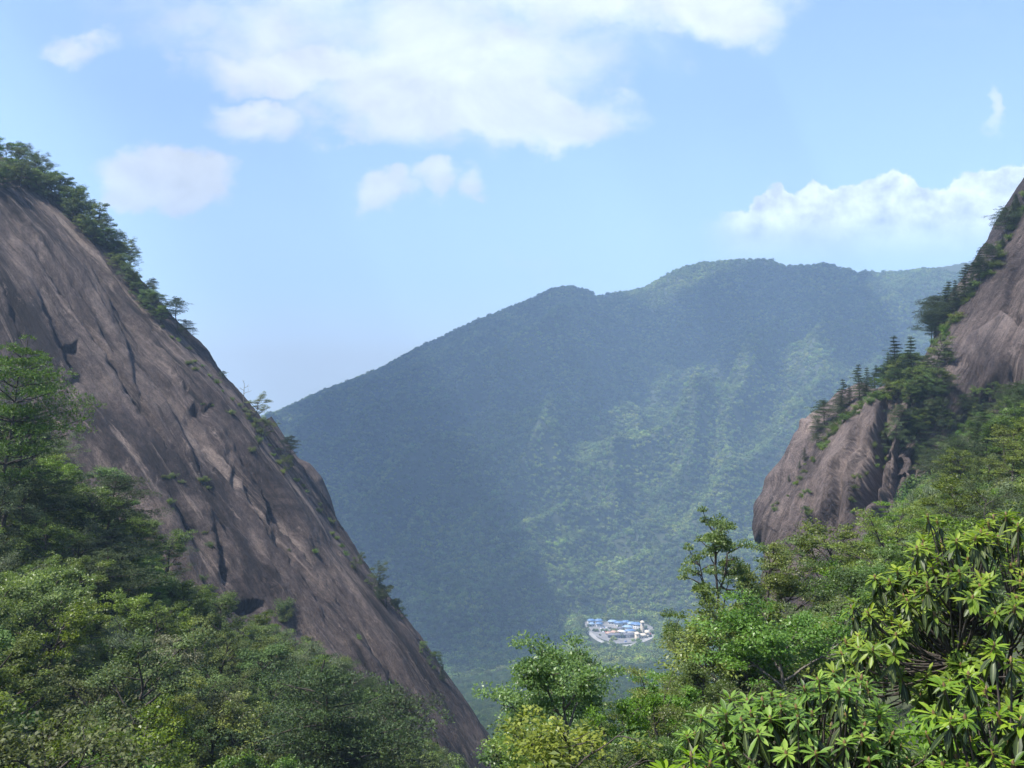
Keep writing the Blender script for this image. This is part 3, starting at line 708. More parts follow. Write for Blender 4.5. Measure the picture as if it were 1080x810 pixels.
for px, py, h in [(184,497,16),(178,524,15),(174,500,9),(190,505,9),(214,500,15),(219,512,9),(221,533,17),(215,560,8),(220,571,14),(213,604,16),(222,425,7),(214,424,6),(243,431,13),(271,458,18),(267,470,14),(304,578,6),(299,628,34),(303,640,26),(296,645,20),(325,668,14),(378,668,12),(333,578,12),(200,378,12),(206,386,10)]:
    on_rock('shrub', LK, px, py+h*.4, h, 'green shrub rooted in a crack of the dark slab' if h < 25 else 'bushy green shrub in the block corner of the dark slab', 'shrubs rooted in cracks of the dark slab' if h < 25 else 'bushy shrubs in the block corner of the dark slab')
# dead tree
def dead():
    rng = np.random.default_rng(9); t = Geo(); p, n_ = rock_point(LK, 256, 428)
    tr = branchline([0,0,-1], [.05,0,1], 7, rng, 8, 0, .06); t.tube(tr, np.linspace(.16,.05,9), 6)
    e = bpy.data.objects.new('dead_tree', None); C.objects.link(e); e.location = p; tag(e, 'bare dead tree with a few forked branches on the slab skyline', 'dead tree')
    link('trunk', t.mesh('trunk', M['greybark'], True), e)
    for k,(q,dx,dz,L0) in enumerate([(5,1,.5,2.4),(6,-1,.8,1.6),(7,.8,.3,1.9),(8,-.3,1,1.4)]):
        b = Geo(); br = branchline(tr[q], [dx,.2,dz], L0, rng, 6, .02, .2); b.tube(br, np.linspace(.06,.02,7), 5)
        b.tube(branchline(br[3], [dx*.3,.1,1], L0*.5, rng, 4, 0, .2), np.linspace(.035,.015,5), 4)
        link('branch', b.mesh('branch', M['greybark'], True), e)
dead()
# conifers on the right crest
for k,(px,py,h) in enumerate([(1070,238,24),(1062,248,22),(1074,222,16),(1058,262,14),(1045,282,24),(1037,290,20),(1029,302,22),(1019,318,36),(1011,324,30),(1002,334,32),(995,342,36),(987,354,34),(981,356,40),(975,362,30),(1074,230,20),(1050,276,20),(1035,296,26),(1024,312,26),(1006,330,30),(990,348,38)]):
    px += rnd.uniform(-5,3)
    on_rock(rnd.choice(['pine_cone','pine_cone','pine_flat','pine_bush']), UK, px, py, h*rnd.uniform(.85,1.5), 'dark conifer on the skyline of the pinkish granite face', 'conifers on the skyline of the pinkish granite face', wide=.95)
for k,(px,py,h) in enumerate([(963,400,46),(955,402,34),(943,403,48),(948,404,30),(934,404,36),(926,410,38),(915,414,32),(904,422,38),(898,425,30),(893,432,32),(885,440,26),(874,450,30),(866,460,22),(859,470,18),(849,486,17),(842,494,13),(832,508,11)]):
    px += rnd.uniform(-5,4)
    on_rock(rnd.choice(['pine_cone','pine_cone','pine_cone','pine_bush']), CK, px, py, h*rnd.uniform(.6,1.05), 'dark conifer on the skyline of the cliff with the cleft', 'conifers on the skyline of the cliff with the cleft', wide=.95)
for px, py in along([(1085,205),(1066,242),(1040,288),(1020,312),(1004,335),(992,355),(980,372)], 30, 4, 4):
    on_rock('shrub', UK, px, py+4, rnd.uniform(12,20), 'green bush among the conifers beside the pinkish granite face', 'bushes among the conifers beside the pinkish granite face', wide=1.2)
for px, py in along([(960,402),(930,410),(905,424),(885,440),(868,462)], 20, 4, 4):
    on_rock('shrub', CK, px, py+5, rnd.uniform(12,20), 'green bush among the conifers above the cliff', 'bushes among the conifers above the cliff', wide=1.2)
for px, py in [(rnd.uniform(925,1000), rnd.uniform(385,430)) for _ in range(34)]:
    k = rnd.choice(['olive','green','olive','pine_bush']); on_rock(k, CK, px, py, rnd.uniform(15,27), WORD[k]+' in the green saddle between cliff and granite face', 'trees of the saddle between cliff and granite face', wide=1.1)
for px, py in [(rnd.uniform(965,1085), rnd.uniform(392,410)) for _ in range(16)]:
    on_rock('olive', UK, px, py+8, rnd.uniform(14,22), 'olive green bush at the foot of the pinkish granite face', 'bushes at the foot of the pinkish granite face')
for px, py in along([(925,412),(900,432),(880,455),(862,480),(845,500),(830,522),(815,540)], 26, 3, 3):
    on_rock('shrub', CK, px, py, rnd.uniform(5,12), 'small shrub along the upper edge of the cliff', 'small shrubs along the upper edge of the cliff')
for px, py in along([(950,440),(965,455),(985,450),(1010,440),(1040,430),(1080,420)], 30, 16, 16)+along([(960,480),(1000,480),(1040,470),(1080,460)], 26, 14, 14)+along([(985,500),(1040,500),(1090,490)], 14, 12, 10):
    k = rnd.choice(['olive','pine_bush','grey','green','pine_bush']); on_rock(k, CK, px, py+8, rnd.uniform(17,27), WORD[k]+' on the wooded shelf right of the cliff cleft', 'trees of the wooded shelf right of the cliff cleft', wide=1.1)
for px, py in along([(846,520),(850,545),(858,570),(850,590)], 12, 5, 5)+along([(935,450),(925,470),(940,480),(915,500)], 12, 7, 6)+along([(900,500),(890,545),(920,540),(905,570),(870,600)], 14, 8, 6):
    on_rock('shrub', CK, px, py, rnd.uniform(8,16), 'green shrub growing in the clefts of the cliff', 'shrubs growing in the clefts of the cliff')
# lone pines of the left slope
def lone(kind, px, pyb, D, hpx, label, var=0, wide=1.):
    x = (px-540)/F*D; s = hpx/F*D/KH[kind]; e = plant(kind, (x,D,min(gz(x,D)+2, (405-pyb)/F*D)), s, label=label, rnd=rnd, var=var); e.scale=(s*wide,s*wide,s)
lone('pine_flat', 28, 500, 96, 122, 'tall pine with a bare trunk and flat crown before the dark slab', 0, .75)
lone('pine_fresh', 2, 510, 92, 200, 'bright tiered pine cut by the left edge above the slope', 0, .7)
top_at('pine_bush', 345, 690, 66, 'large spreading pine with dark forked trunk at the gully edge', var=0, wide=.9)
top_at('pine_bush', 398, 722, 74, 'spreading pine right of the forked pine, nearest the tip of the slab', var=1, wide=.7)
lone('pine_bush', 120, 590, 92, 60, 'broad dark pine spreading over the upper left slope', 1, 1.2)
top_at('yellow', 195, 712, 58, 'yellow green tree glowing in the middle of the left slope', smax=.7)
top_at('yellow', 183, 742, 52, 'second yellow green tree, just below the glowing one on the left slope', smax=.55)
top_at('blossom', 180, 672, 66, 'pale tinged tree above the yellow green pair on the left slope', smax=.9)

# ------------------------------------------------------------------ rhododendrons
def rhododendron(base, cen, rad, nw, seed, label, full=1.0):
    rng = np.random.default_rng(seed); base = np.array(base,float); cen = np.array(cen,float); rad = np.array(rad,float)
    e = bpy.data.objects.new('rhododendron', None); C.objects.link(e); e.location = base; tag(e, label, 'rhododendron')
    k = np.arange(nw); ph = k*2.39996; zc = 1-(k+.5)/nw*1.35
    sr = np.sqrt(np.clip(1-zc**2,0,1)); dirs = np.stack([sr*np.cos(ph), sr*np.sin(ph), zc],1)
    dirs = nrm(dirs+rng.normal(0,.09,dirs.shape)); lump = .82+.30*noise(dirs[:,0]*2.2+seed, dirs[:,1]*2.2+dirs[:,2]*1.7, seed)
    depth = np.where(rng.random(nw) < .2, rng.uniform(.55,.8,nw), 1.0)
    W_ = cen+dirs*rad*(lump*rng.uniform(.9,1.08,nw)*depth)[:,None]
    st = Geo(); nc = max(5, nw//14)
    idx = rng.choice(nw, nc, replace=False); nodes = base*.0+ (cen*.55+W_[idx]*.45); nodes[:,2] -= .15
    cl = np.argmin(((W_[:,None]-nodes[None])**2).sum(-1),1)
    for q in range(nc):
        a = base+rng.normal(0,.08,3)*np.array([1,1,0]); b = nodes[q]; t = np.linspace(0,1,8)[:,None]
        c1 = a*.5+b*.5+np.array([0,0,-.25]); pth = (1-t)**2*a+2*t*(1-t)*c1+t*t*b+rng.normal(0,.02,(8,3)); st.tube(pth, np.linspace(.03,.013,8), 7)
    axis = nrm(dirs*.30+np.array([0,0,.95])+rng.normal(0,.12,dirs.shape))
    for q in range(nw):
        a = nodes[cl[q]]; b = W_[q]; t = np.linspace(0,1,7)[:,None]; c1 = a*.45+b*.55-axis[q]*.18+rng.normal(0,.03,3)
        pth = (1-t)**2*a+2*t*(1-t)*c1+t*t*b; st.tube(pth, np.linspace(.011,.0045,7), 6)
    link('stem', st.mesh('stem', M['bark'], True), e).location = -base
    young, old, bud = Geo(), Geo(), Geo()
    def whorl(g, n, el, L0, W0, droop, down=0, vb=.5):
        c, d, nr, L, W1, dr, va = [],[],[],[],[],[],[]
        for q in range(nw):
            ax = axis[q]; u = nrm(np.cross(ax, [.3,.9,.1])); v = np.cross(ax, u); off = rng.random()*6.28; m_ = int(n+rng.integers(-2,3)); sz = rng.uniform(.6,1.2)
            tone = rng.normal(0,.2)
            for j_ in range(m_):
                a = off+j_*2*pi/m_+rng.normal(0,.18); E = el+rng.normal(0,.27)
                dd = (u*cos(a)+v*sin(a))*cos(E)+ax*sin(E)
                c.append(W_[q]-ax*down*rng.uniform(.6,1.4)+dd*.006); d.append(dd); nn = ax*cos(E)-(u*cos(a)+v*sin(a))*sin(E); nr.append(nn+rng.normal(0,.1,3))
                L.append(L0*sz*rng.uniform(.75,1.15)); W1.append(W0*sz*rng.uniform(.85,1.15)); dr.append(max(0,droop+rng.normal(0,.1))); va.append(vb+tone+rng.normal(0,.12))
        c = np.array(c)
        g.longleaves(c, np.array(d), np.array(nr), np.array(L), np.array(W1), np.array(dr), np.clip(va,0,1))
    whorl(young, 9, .36, .102, .027, .12, 0, .6)
    whorl(young, 7, .02, .115, .029, .18, .015, .42)
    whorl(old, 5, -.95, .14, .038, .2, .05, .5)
    for q in range(nw):
        ax = axis[q]; P_ = np.stack([W_[q]+ax*t for t in (-.05,-.01,.012,.03)]); bud.tube(P_, np.array([.006,.010,.011,.002]), 6)
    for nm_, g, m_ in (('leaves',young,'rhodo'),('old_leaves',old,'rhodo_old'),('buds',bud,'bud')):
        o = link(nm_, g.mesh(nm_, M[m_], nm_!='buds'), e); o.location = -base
rhododendron((3.95,7.8,gz(3.95,7.8)), (3.95,7.7,-2.2), (1.38,1.3,1.28), 430, 1, 'tall rhododendron with bright glossy whorls at the right edge')
rhododendron((2.05,6.5,gz(2.05,6.5)), (2.02,6.3,-2.85), (.92,1.0,1.05), 250, 2, 'lower rhododendron with long pale whorls at the bottom, left of the tall one')
rhododendron((3.1,5.4,gz(3.1,5.4)), (2.95,5.5,-2.4), (.62,.7,.80), 105, 3, 'rhododendron in the bottom right corner under the tall one')
rhododendron((1.05,5.3,gz(1.05,5.3)), (1.05,5.2,-2.62), (.42,.5,.62), 46, 4, 'smallest rhododendron tip peeping over the bottom edge')
# ------------------------------------------------------------------ the settlement in the valley
VZ = -400.
M['tar'] = plain_mat('pale paving', (.19,.185,.18), .9, .05, .2); M['road'] = plain_mat('road', (.30,.29,.27), .9, .05, .15)
M['blue'] = plain_mat('blue sheet roof', (.11,.20,.36), .5, .1, .3); M['paleblue'] = plain_mat('faded blue roof', (.24,.35,.48), .5, .1, .25)
M['whitew'] = plain_mat('white wall', (.55,.54,.51), .8, .1, .1); M['cream'] = plain_mat('cream wall', (.62,.53,.40), .8, .1, .1)
M['greyr'] = plain_mat('grey tile roof', (.13,.13,.15), .7, .1, .3); M['orange'] = plain_mat('clay roof', (.42,.27,.19), .7, .1, .2)
M['glass'] = plain_mat('dark window', (.03,.04,.05), .2, .1, .1)
def VP(px, py):
    D = 400/(py-405)*F; return (px-540)/F*D, D
def sheet(name, pts, z, mat):
    n = len(pts); c = np.mean(pts,0); Vv = [(x,y,z) for x,y in pts]+[(c[0],c[1],z)]
    o = link(name, mesh(name, Vv, [(k,(k+1)%n,n) for k in range(n)], mat)); return tag(o, kind='structure')
rngv = np.random.default_rng(3)
sheet('car_park', [np.array(VP(a,b)) for a,b in [(618,662),(616,656),(640,655),(672,656),(690,661),(694,667),(688,671),(670,678),(650,679),(634,674),(625,669)]], VZ+.35, M['tar'])
rp = resample([(618,664,0),(630,675,0),(645,681,0),(665,681,0),(682,675,0),(694,668,0)], 24, 30); pw = np.array([VP(a,b) for a,b,_ in rp]); tn = nrm(np.gradient(pw,axis=0)); nn = np.stack([-tn[:,1],tn[:,0]],1)
Vr = np.concatenate([np.c_[pw+nn*4, np.full(24,VZ+.36)], np.c_[pw-nn*4, np.full(24,VZ+.36)]])
tag(link('road', mesh('road', Vr, [(k,k+1,k+25,k+24) for k in range(23)], M['road'])), kind='structure')
def building(px, py, w_, d_, h, rz, wall, roof, label, hip=.5, rise=2.5):
    x, y = VP(px, py); e = bpy.data.objects.new('building', None); C.objects.link(e); e.location = (x,y,VZ); e.rotation_euler[2] = rz
    tag(e, label, 'building')
    a, b = w_/2, d_/2
    Vv = [(-a,-b,-1),(a,-b,-1),(a,b,-1),(-a,b,-1),(-a,-b,h),(a,-b,h),(a,b,h),(-a,b,h)]
    link('wall', mesh('wall', Vv, [(0,1,5,4),(1,2,6,5),(2,3,7,6),(3,0,4,7),(4,5,6,7)], M[wall]), e)
    a += .8; b += .8; r = max(.5, a-b*hip*2) if a > b else a*.3
    Vv = [(-a,-b,h+.01),(a,-b,h+.01),(a,b,h+.01),(-a,b,h+.01),(-r,0,h+rise),(r,0,h+rise)]
    link('roof', mesh('roof', Vv+[(x_,y_,z_-.35) for x_,y_,z_ in Vv[:4]], [(0,1,5,4),(2,3,4,5),(1,2,5,5),(3,0,4,4),(7,8,2,1)[::-1] if 0 else (6,7,1,0),(7,8,2,1),(8,9,3,2),(9,6,0,3),(9,8,7,6)], M[roof]), e)
    n = max(2, int(w_/4))
    for fl in range(max(1,int(h//3.2))):
        wv = Geo()
        for k in range(n):
            cx = -a+.8+(k+.5)*(w_/n); z0 = 1+fl*3.2
            wv.add(np.array([(cx-.8,-d_/2-.03,z0),(cx+.8,-d_/2-.03,z0),(cx+.8,-d_/2-.03,z0+1.5),(cx-.8,-d_/2-.03,z0+1.5)]), [(0,1,2,3)])
        link('windows', wv.mesh('windows', M['glass']), e)
B = [(623.5,657.2,12,7,5,.1,'whitew','blue','small blue roofed house at the upper left corner of the settlement'),
 (631.5,657.2,12,7,5,.0,'whitew','blue','small blue roofed house, second from the left in the far row'),
 (624,660.4,9,6,4,.15,'whitew','paleblue','low pale roofed shed in front of the left corner house'),
 (632,660.6,10,6,5,.1,'whitew','blue','little blue roofed shed before the second house of the far row'),
 (646,658.3,14,7,5,-.1,'whitew','paleblue','pale blue roofed house at the middle of the far row'),
 (652.5,660.3,13,8,6,-.2,'whitew','blue','blue roofed house behind the white hall'),
 (660,658.8,14,8,5,.1,'whitew','blue','blue roofed house at the right of the far row'),
 (666,661,12,8,6,.1,'whitew','paleblue','pale roofed house left of the big blue hall'),
 (671.5,662.2,17,13,7,-.45,'whitew','blue','big blue hall, the brightest roof of the settlement'),
 (662,664.8,15,8,6,-.3,'whitew','paleblue','pale blue hall in the middle of the settlement'),
 (654.5,664.8,9,7,4,-.3,'whitew','greyr','small dark roofed house in the middle of the settlement'),
 (655.5,669.2,13,6,5,-.5,'whitew','whitew','white flat building before the middle halls'),
 (664.5,668.2,16,7,5,.25,'whitew','blue','long blue roofed building behind the cream gatehouse'),
 (648.5,669.3,14,5,4,-.45,'whitew','orange','long clay roofed row running across the forecourt'),
 (642,670.3,9,5,4,-.2,'whitew','orange','short clay roofed house at the left end of the forecourt'),
 (649,672.6,24,7,5,-.05,'greyr','greyr','long dark roofed building at the front of the settlement'),
 (662,672.2,20,7,5,.15,'greyr','greyr','dark roofed wing right of the long front building'),
 (677.5,667.2,5,5,17,.1,'cream','cream','tall cream tower near the right end of the settlement'),
 (672,673.2,6,9,8,.2,'cream','cream','left cream block of the gatehouse group'),
 (682.5,671.5,6,10,8,-.1,'cream','cream','right cream block of the gatehouse group'),
 (677.5,673,12,5,5,.05,'cream','cream','low cream link between the two gatehouse blocks')]
for b in B: building(*b)
# parked cars: body with a cabin
def car_mesh(col):
    Vv = []; Qq = []
    def bx(x0,x1,y0,y1,z0,z1,t=0):
        k = len(Vv); Vv.extend([(x0,y0,z0),(x1,y0,z0),(x1,y1,z0),(x0,y1,z0),(x0+t,y0+t*.3,z1),(x1-t,y0+t*.3,z1),(x1-t,y1-t*.3,z1),(x0+t,y1-t*.3,z1)])
        Qq.extend([(k,k+1,k+5,k+4),(k+1,k+2,k+6,k+5),(k+2,k+3,k+7,k+6),(k+3,k,k+4,k+7),(k+4,k+5,k+6,k+7),(k+3,k+2,k+1,k)])
    bx(-2.2,2.2,-.9,.9,.3,.95,.12); bx(-1.2,1.5,-.8,.8,.95,1.5,.45)
    for x in (-1.4,1.4):
        for y in (-.75,.75): bx(x-.32,x+.32,y-.16,y+.16,0,.6,.1)
    return mesh('car', Vv, Qq, plain_mat('car paint', col, .35, 1, .03))
CM = [car_mesh(c) for c in ((.75,.75,.75),(.08,.08,.09),(.3,.32,.35),(.35,.04,.03),(.05,.12,.35))]; CN = ['white','black','grey','red','blue']
for k, (px, py) in enumerate([(634,663+.5*q) for q in range(3)]+[(637.5+2.2*q,662+.35*q) for q in range(6)]+[(684+1.2*q,665.5+.3*q) for q in range(5)]+[(636+2.5*q,666.8) for q in range(4)]+[(686,669.3),(668,676.3),(660,677)]):
    x, y = VP(px, py); ci = int(rngv.integers(0,5)); o = link('parked_car', CM[ci]); o.location = (x,y,VZ+.35); o.rotation_euler[2] = rngv.choice([.2,1.7])
    where = 'on the grey forecourt' if px < 655 else 'on the right hand paving of the settlement'
    tag(o, f'tiny {CN[ci]} car parked {where}', 'car', f'{CN[ci]} cars parked {where}')

# trees the photograph shows nothing of, hidden behind others, are left out
HIDDEN = {(-1544,2751),(-1525,2750),(-781,1227),(-752,1156),(-732,1227),(-719,1103),(-715,2242),(-687,1068),(-670,1121),(-650,1013),(-632,1056),(-606,1033),(-600,953),(-590,907),(-576,953),(-554,858),(-543,2596),(-542,906),(-534,804),(-498,757),(-460,725),(-443,753),(-422,689),(-380,615),(-342,529),(-298,459),(-256,362),(-231,1192),(-215,316),(-186,412),(-165,510),(-134,814),(-130,441),(-116,2320),(-108,324),(-106,469),(-86,397),(-79,330),(287,438),(355,518),(356,600),(451,659),(451,776),(466,709),(474,768),(504,864),(547,895),(575,880),(592,1900),(595,1908),(600,946),(603,1908),(609,1956),(610,1842),(617,1835),(620,2100),(638,1004),(638,1827),(642,1830),(650,1065),(681,1829),(694,961),(700,1184),(706,1134),(706,2139),(716,1973),(717,1243),(721,1066),(739,1226),(747,1992),(747,2006),(759,1197),(778,2168),(784,1372),(800,1263),(803,1296),(820,2200),(826,1182),(828,1296),(832,2081),(836,1494),(838,2100),(864,1422),(875,1377),(876,1567),(884,1337),(890,2302),(906,2226),(909,1493),(911,2198),(919,1410),(919,1584),(920,2204),(929,1659),(932,1464),(932,2032),(936,2262),(938,2076),(944,2082),(949,2040),(950,1951),(966,2095),(966,2333),(969,2350),(972,1978),(975,2026),(984,1527),(984,2052),(986,1963),(991,2062),(998,2091),(1001,1596),(1003,2071),(1004,2005),(1022,1958),(1025,1629),(1025,2041),(1030,1963),(1033,2067),(1037,2077),(1040,1964),(1041,1422),(1047,2046),(1050,1523),(1053,1634),(1061,1574),(1063,1977),(1066,2042),(1076,2029),(1079,2072),(1079,2384),(1098,2082),(1103,2057),(1106,2050),(1108,2349),(1112,2518),(1116,2011),(1122,2082),(1128,1649),(1134,2320),(1137,2322),(1143,2298),(1153,2092),(1154,2310),(1161,2292),(1162,2306),(1166,2289),(1178,2260),(1185,2284),(1189,2285),(1192,2229),(1192,2253),(1193,2237),(1194,2267),(1403,2585),(1614,15501),(1887,14744),(2243,15320),(2259,15302),(2274,15285)}
for o in [q for q in C.objects if q.parent is None]:
    if o.get('category') in ('tree','pine tree','shrub','car') and (round(round(o.location[0],2)*10), round(round(o.location[1],2)*10)) in HIDDEN:
        for c_ in list(o.children): bpy.data.objects.remove(c_)
        bpy.data.objects.remove(o)
# ------------------------------------------------------------------ cloud shaped to shade the mountain (above and outside the frame)
SH = [(325,395),(450,350),(600,288),(640,318),(700,345),(790,278),(905,275),(930,320),(938,372),(890,380),(858,350),(785,368),(740,385),(660,402),(600,428),(555,460),(525,540),(548,590),(575,650),(520,712),(380,700),(300,480),(318,430)]
def hit(px, py):
    d = np.array([(px-540)/F, 1, (405-py)/F]); ys = np.linspace(1300,3200,400)
    z = ground_z(d[0]*ys, ys); k = np.argmax(z >= d[2]*ys)
    return np.array([d[0]*ys[k], ys[k], z[k]]) if z[k] >= d[2]*ys[k] else np.array([d[0]*2780, 2780, d[2]*2780])
ZC = 1500.
poly = []
for k in range(len(SH)):
    a = SH[k]; b = SH[(k+1)%len(SH)]
    h = hit(*a); poly.append((h+S*(ZC-h[2])/S[2])[:2])
poly = np.array(poly)
gxs = np.arange(poly[:,0].min()-60, poly[:,0].max()+60, 22); gys = np.arange(poly[:,1].min()-60, poly[:,1].max()+60, 22)
GX, GY = np.meshgrid(gxs, gys)
wx = GX+45*fbm(GX/190,GY/190,31,3); wy = GY+45*fbm(GX/190+7,GY/190,32,3)
ins = np.zeros(GX.shape, bool); dmin = np.full(GX.shape, 1e9)
for k in range(len(poly)):
    a = poly[k]; b = poly[(k+1)%len(poly)]
    c = ((a[1] > wy) != (b[1] > wy)) & (wx < (b[0]-a[0])*(wy-a[1])/(b[1]-a[1]+1e-9)+a[0]); ins ^= c
    d = b-a; t = np.clip(((wx-a[0])*d[0]+(wy-a[1])*d[1])/(d@d), 0, 1); dmin = np.minimum(dmin, np.hypot(wx-a[0]-t*d[0], wy-a[1]-t*d[1]))
sd = np.where(ins, dmin, -dmin)+25
hh = np.where(sd > 0, 12*np.sqrt(np.maximum(sd,0))*(1+.35*fbm(GX/120,GY/120,33,3)), 0)
ny_, nx_ = GX.shape; okc = hh > 0
Vt = np.stack([GX,GY,ZC+hh],-1).reshape(-1,3); Vb = np.stack([GX,GY,ZC-hh*.15],-1).reshape(-1,3)
i = np.arange(ny_-1)[:,None]*nx_; j = np.arange(nx_-1)[None]
q = np.stack([i+j,i+j+1,i+nx_+j+1,i+nx_+j],-1).reshape(-1,4); kq = okc.ravel()[q].any(1); q = q[kq]; n0 = nx_*ny_
Vc = np.concatenate([Vt,Vb]); Qc = np.concatenate([q, q[:,::-1]+n0])
# weld the rims, where top and bottom meet
same = ~okc.ravel(); mp = np.arange(2*n0); mp[n0:][same] = np.arange(n0)[same]; Qc = mp[Qc]
used, inv = np.unique(Qc, return_inverse=True); Vc = Vc[used]; Qc = inv.reshape(-1,4)
mc, nt, N, L = newmat('cloud')
pv = nd(nt, 'ShaderNodeVolumePrincipled'); pv.inputs['Color'].default_value = (.98,.98,.98,1); pv.inputs['Density'].default_value = .06
L.new(pv.outputs[0], nd(nt,'ShaderNodeOutputMaterial').inputs['Volume'])
co = link('cloud', mesh('cloud', Vc, Qc, mc, smooth=True)); tag(co, 'unseen cloud above the frame, shaped to shade the far mountain', 'cloud', kind='stuff')

# ------------------------------------------------------------------ haze
mh, nt, N, L = newmat('haze')
pv = nd(nt, 'ShaderNodeVolumePrincipled'); pv.inputs['Color'].default_value = (.46,.70,1,1); pv.inputs['Density'].default_value = .00021
pv.inputs['Anisotropy'].default_value = 0.0
L.new(pv.outputs[0], nd(nt,'ShaderNodeOutputMaterial').inputs['Volume'])
X0,X1,Y0,Y1 = -7000,7000,-7000,7000; Z0 = float(min(V[:,2].min(), gzv.min()))-1.; Z1 = 800.
hv = np.array([(x,y,z) for z in (Z0,Z1) for y in (Y0,Y1) for x in (X0,X1)])
hq = [(0,2,3,1),(4,5,7,6),(0,1,5,4),(2,6,7,3),(0,4,6,2),(1,3,7,5)]
ho = link('haze', mesh('haze', hv, hq, mh)); tag(ho, kind='stuff')

# ------------------------------------------------------------------ sky and clouds
w = bpy.data.worlds.new('World'); bpy.context.scene.world = w; w.use_nodes = True; nt = w.node_tree; nt.nodes.clear(); L = nt.links
_sky_tc = nd(nt, 'ShaderNodeTexCoord'); _sx = nd(nt, 'ShaderNodeSeparateXYZ'); L.new(_sky_tc.outputs['Generated'], _sx.inputs[0])
_cx = nd(nt, 'ShaderNodeCombineXYZ'); L.new(_sx.outputs[0], _cx.inputs[0]); L.new(_sx.outputs[1], _cx.inputs[1]); L.new(mth(nt,'MAXIMUM', _sx.outputs[2], .03), _cx.inputs[2])   # horizon sky colour repeated below it, in place of far haze
sky = nd(nt, 'ShaderNodeTexSky', sky_type='NISHITA', sun_disc=False, sun_elevation=SUN_EL, sun_rotation=SUN_AZ, altitude=600., air_density=1.0, dust_density=2.0, ozone_density=3.2); L.new(_cx.outputs[0], sky.inputs[0])
tc = nd(nt, 'ShaderNodeTexCoord'); sp = nd(nt, 'ShaderNodeSeparateXYZ'); L.new(tc.outputs['Generated'], sp.inputs[0])
yy = mth(nt, 'MAXIMUM', sp.outputs[1], .02)
su = mth(nt, 'DIVIDE', sp.outputs[0], yy); sv = mth(nt, 'DIVIDE', sp.outputs[2], yy)
cmb = nd(nt, 'ShaderNodeCombineXYZ'); L.new(su, cmb.inputs[0]); L.new(sv, cmb.inputs[1])
def wn(scale, det, rough, dist=0., off=(0,0,0), sx=1, sy=1.5):
    mp = nd(nt, 'ShaderNodeMapping'); mp.inputs['Location'].default_value = off; mp.inputs['Scale'].default_value = (sx,sy,1); L.new(cmb.outputs[0], mp.inputs[0])
    n = nd(nt, 'ShaderNodeTexNoise'); n.inputs['Scale'].default_value = scale; n.inputs['Detail'].default_value = det; n.inputs['Roughness'].default_value = rough; n.inputs['Distortion'].default_value = dist
    L.new(mp.outputs[0], n.inputs['Vector']); return n.outputs['Fac']
nA = wn(7, 8, .58, .35); nB = wn(22, 6, .6, .2, (3,1,0)); nC = wn(7, 8, .58, .35, (.012,.02,0))
CL = [ # px, py, rx, ry, strength, softness, noise weight
 (420,20,340,62,.62,1.0), (330,72,130,34,.9,1.0), (470,95,170,70,1.1,1.0), (560,120,125,40,1.15,1.0), (500,60,220,60,.8,1.),
 (745,5,110,50,.95,1.0), (600,0,140,40,.75,1.), (85,48,46,19,.75,1.), (190,68,16,24,.35,1.),
 (195,190,82,34,1.35,1.), (170,205,62,20,1.2,1.), (272,124,58,22,.75,1.), (370,145,26,14,.45,1.),
 (402,202,34,19,.85,1.), (452,194,36,20,.85,1.), (503,198,24,18,.75,1.), (1043,118,15,30,.5,1.), (560,285,60,10,.2,1.), (690,238,50,9,.2,1.), (330,350,150,40,.16,1.), (990,20,80,14,.12,1.)]
wA = wn(9, 5, .6, 0, (1,7,0), 1, 1.2); wB = wn(9, 5, .6, 0, (8,3,0), 1, 1.2)
su0, sv0 = su, sv
su = mth(nt,'ADD', su0, mth(nt,'MULTIPLY', mth(nt,'SUBTRACT', wA, .5), .16)); sv = mth(nt,'ADD', sv0, mth(nt,'MULTIPLY', mth(nt,'SUBTRACT', wB, .5), .11))
tot = None
for (px,py,rx,ry,st,so) in CL:
    du = mth(nt,'MULTIPLY', mth(nt,'SUBTRACT', su, (px-540)/F), F/rx); dv = mth(nt,'MULTIPLY', mth(nt,'SUBTRACT', sv, (405-py)/F), F/ry)
    d2 = mth(nt,'ADD', mth(nt,'MULTIPLY',du,du), mth(nt,'MULTIPLY',dv,dv))
    m_ = mth(nt,'MULTIPLY', mth(nt,'SUBTRACT', 1.25, d2, clamp=False), st); m_ = mth(nt,'MAXIMUM', m_, 0)
    tot = m_ if tot is None else mth(nt,'MAXIMUM', tot, m_)
nz = mth(nt,'ADD', mth(nt,'MULTIPLY', mth(nt,'SUBTRACT', nA, .5), 2.6), mth(nt,'MULTIPLY', mth(nt,'SUBTRACT', nB, .5), 1.5))
thin = mth(nt,'MULTIPLY', mth(nt,'ADD', tot, mth(nt,'MULTIPLY', nz, mth(nt,'MINIMUM', mth(nt,'MULTIPLY',tot,1.2), .55))), 1.0, clamp=True)
mr = nd(nt,'ShaderNodeMapRange', interpolation_type='SMOOTHSTEP'); L.new(thin, mr.inputs[0]); mr.inputs[1].default_value = .04; mr.inputs[2].default_value = 1.05; thin = mr.outputs[0]
su, sv = su0, sv0
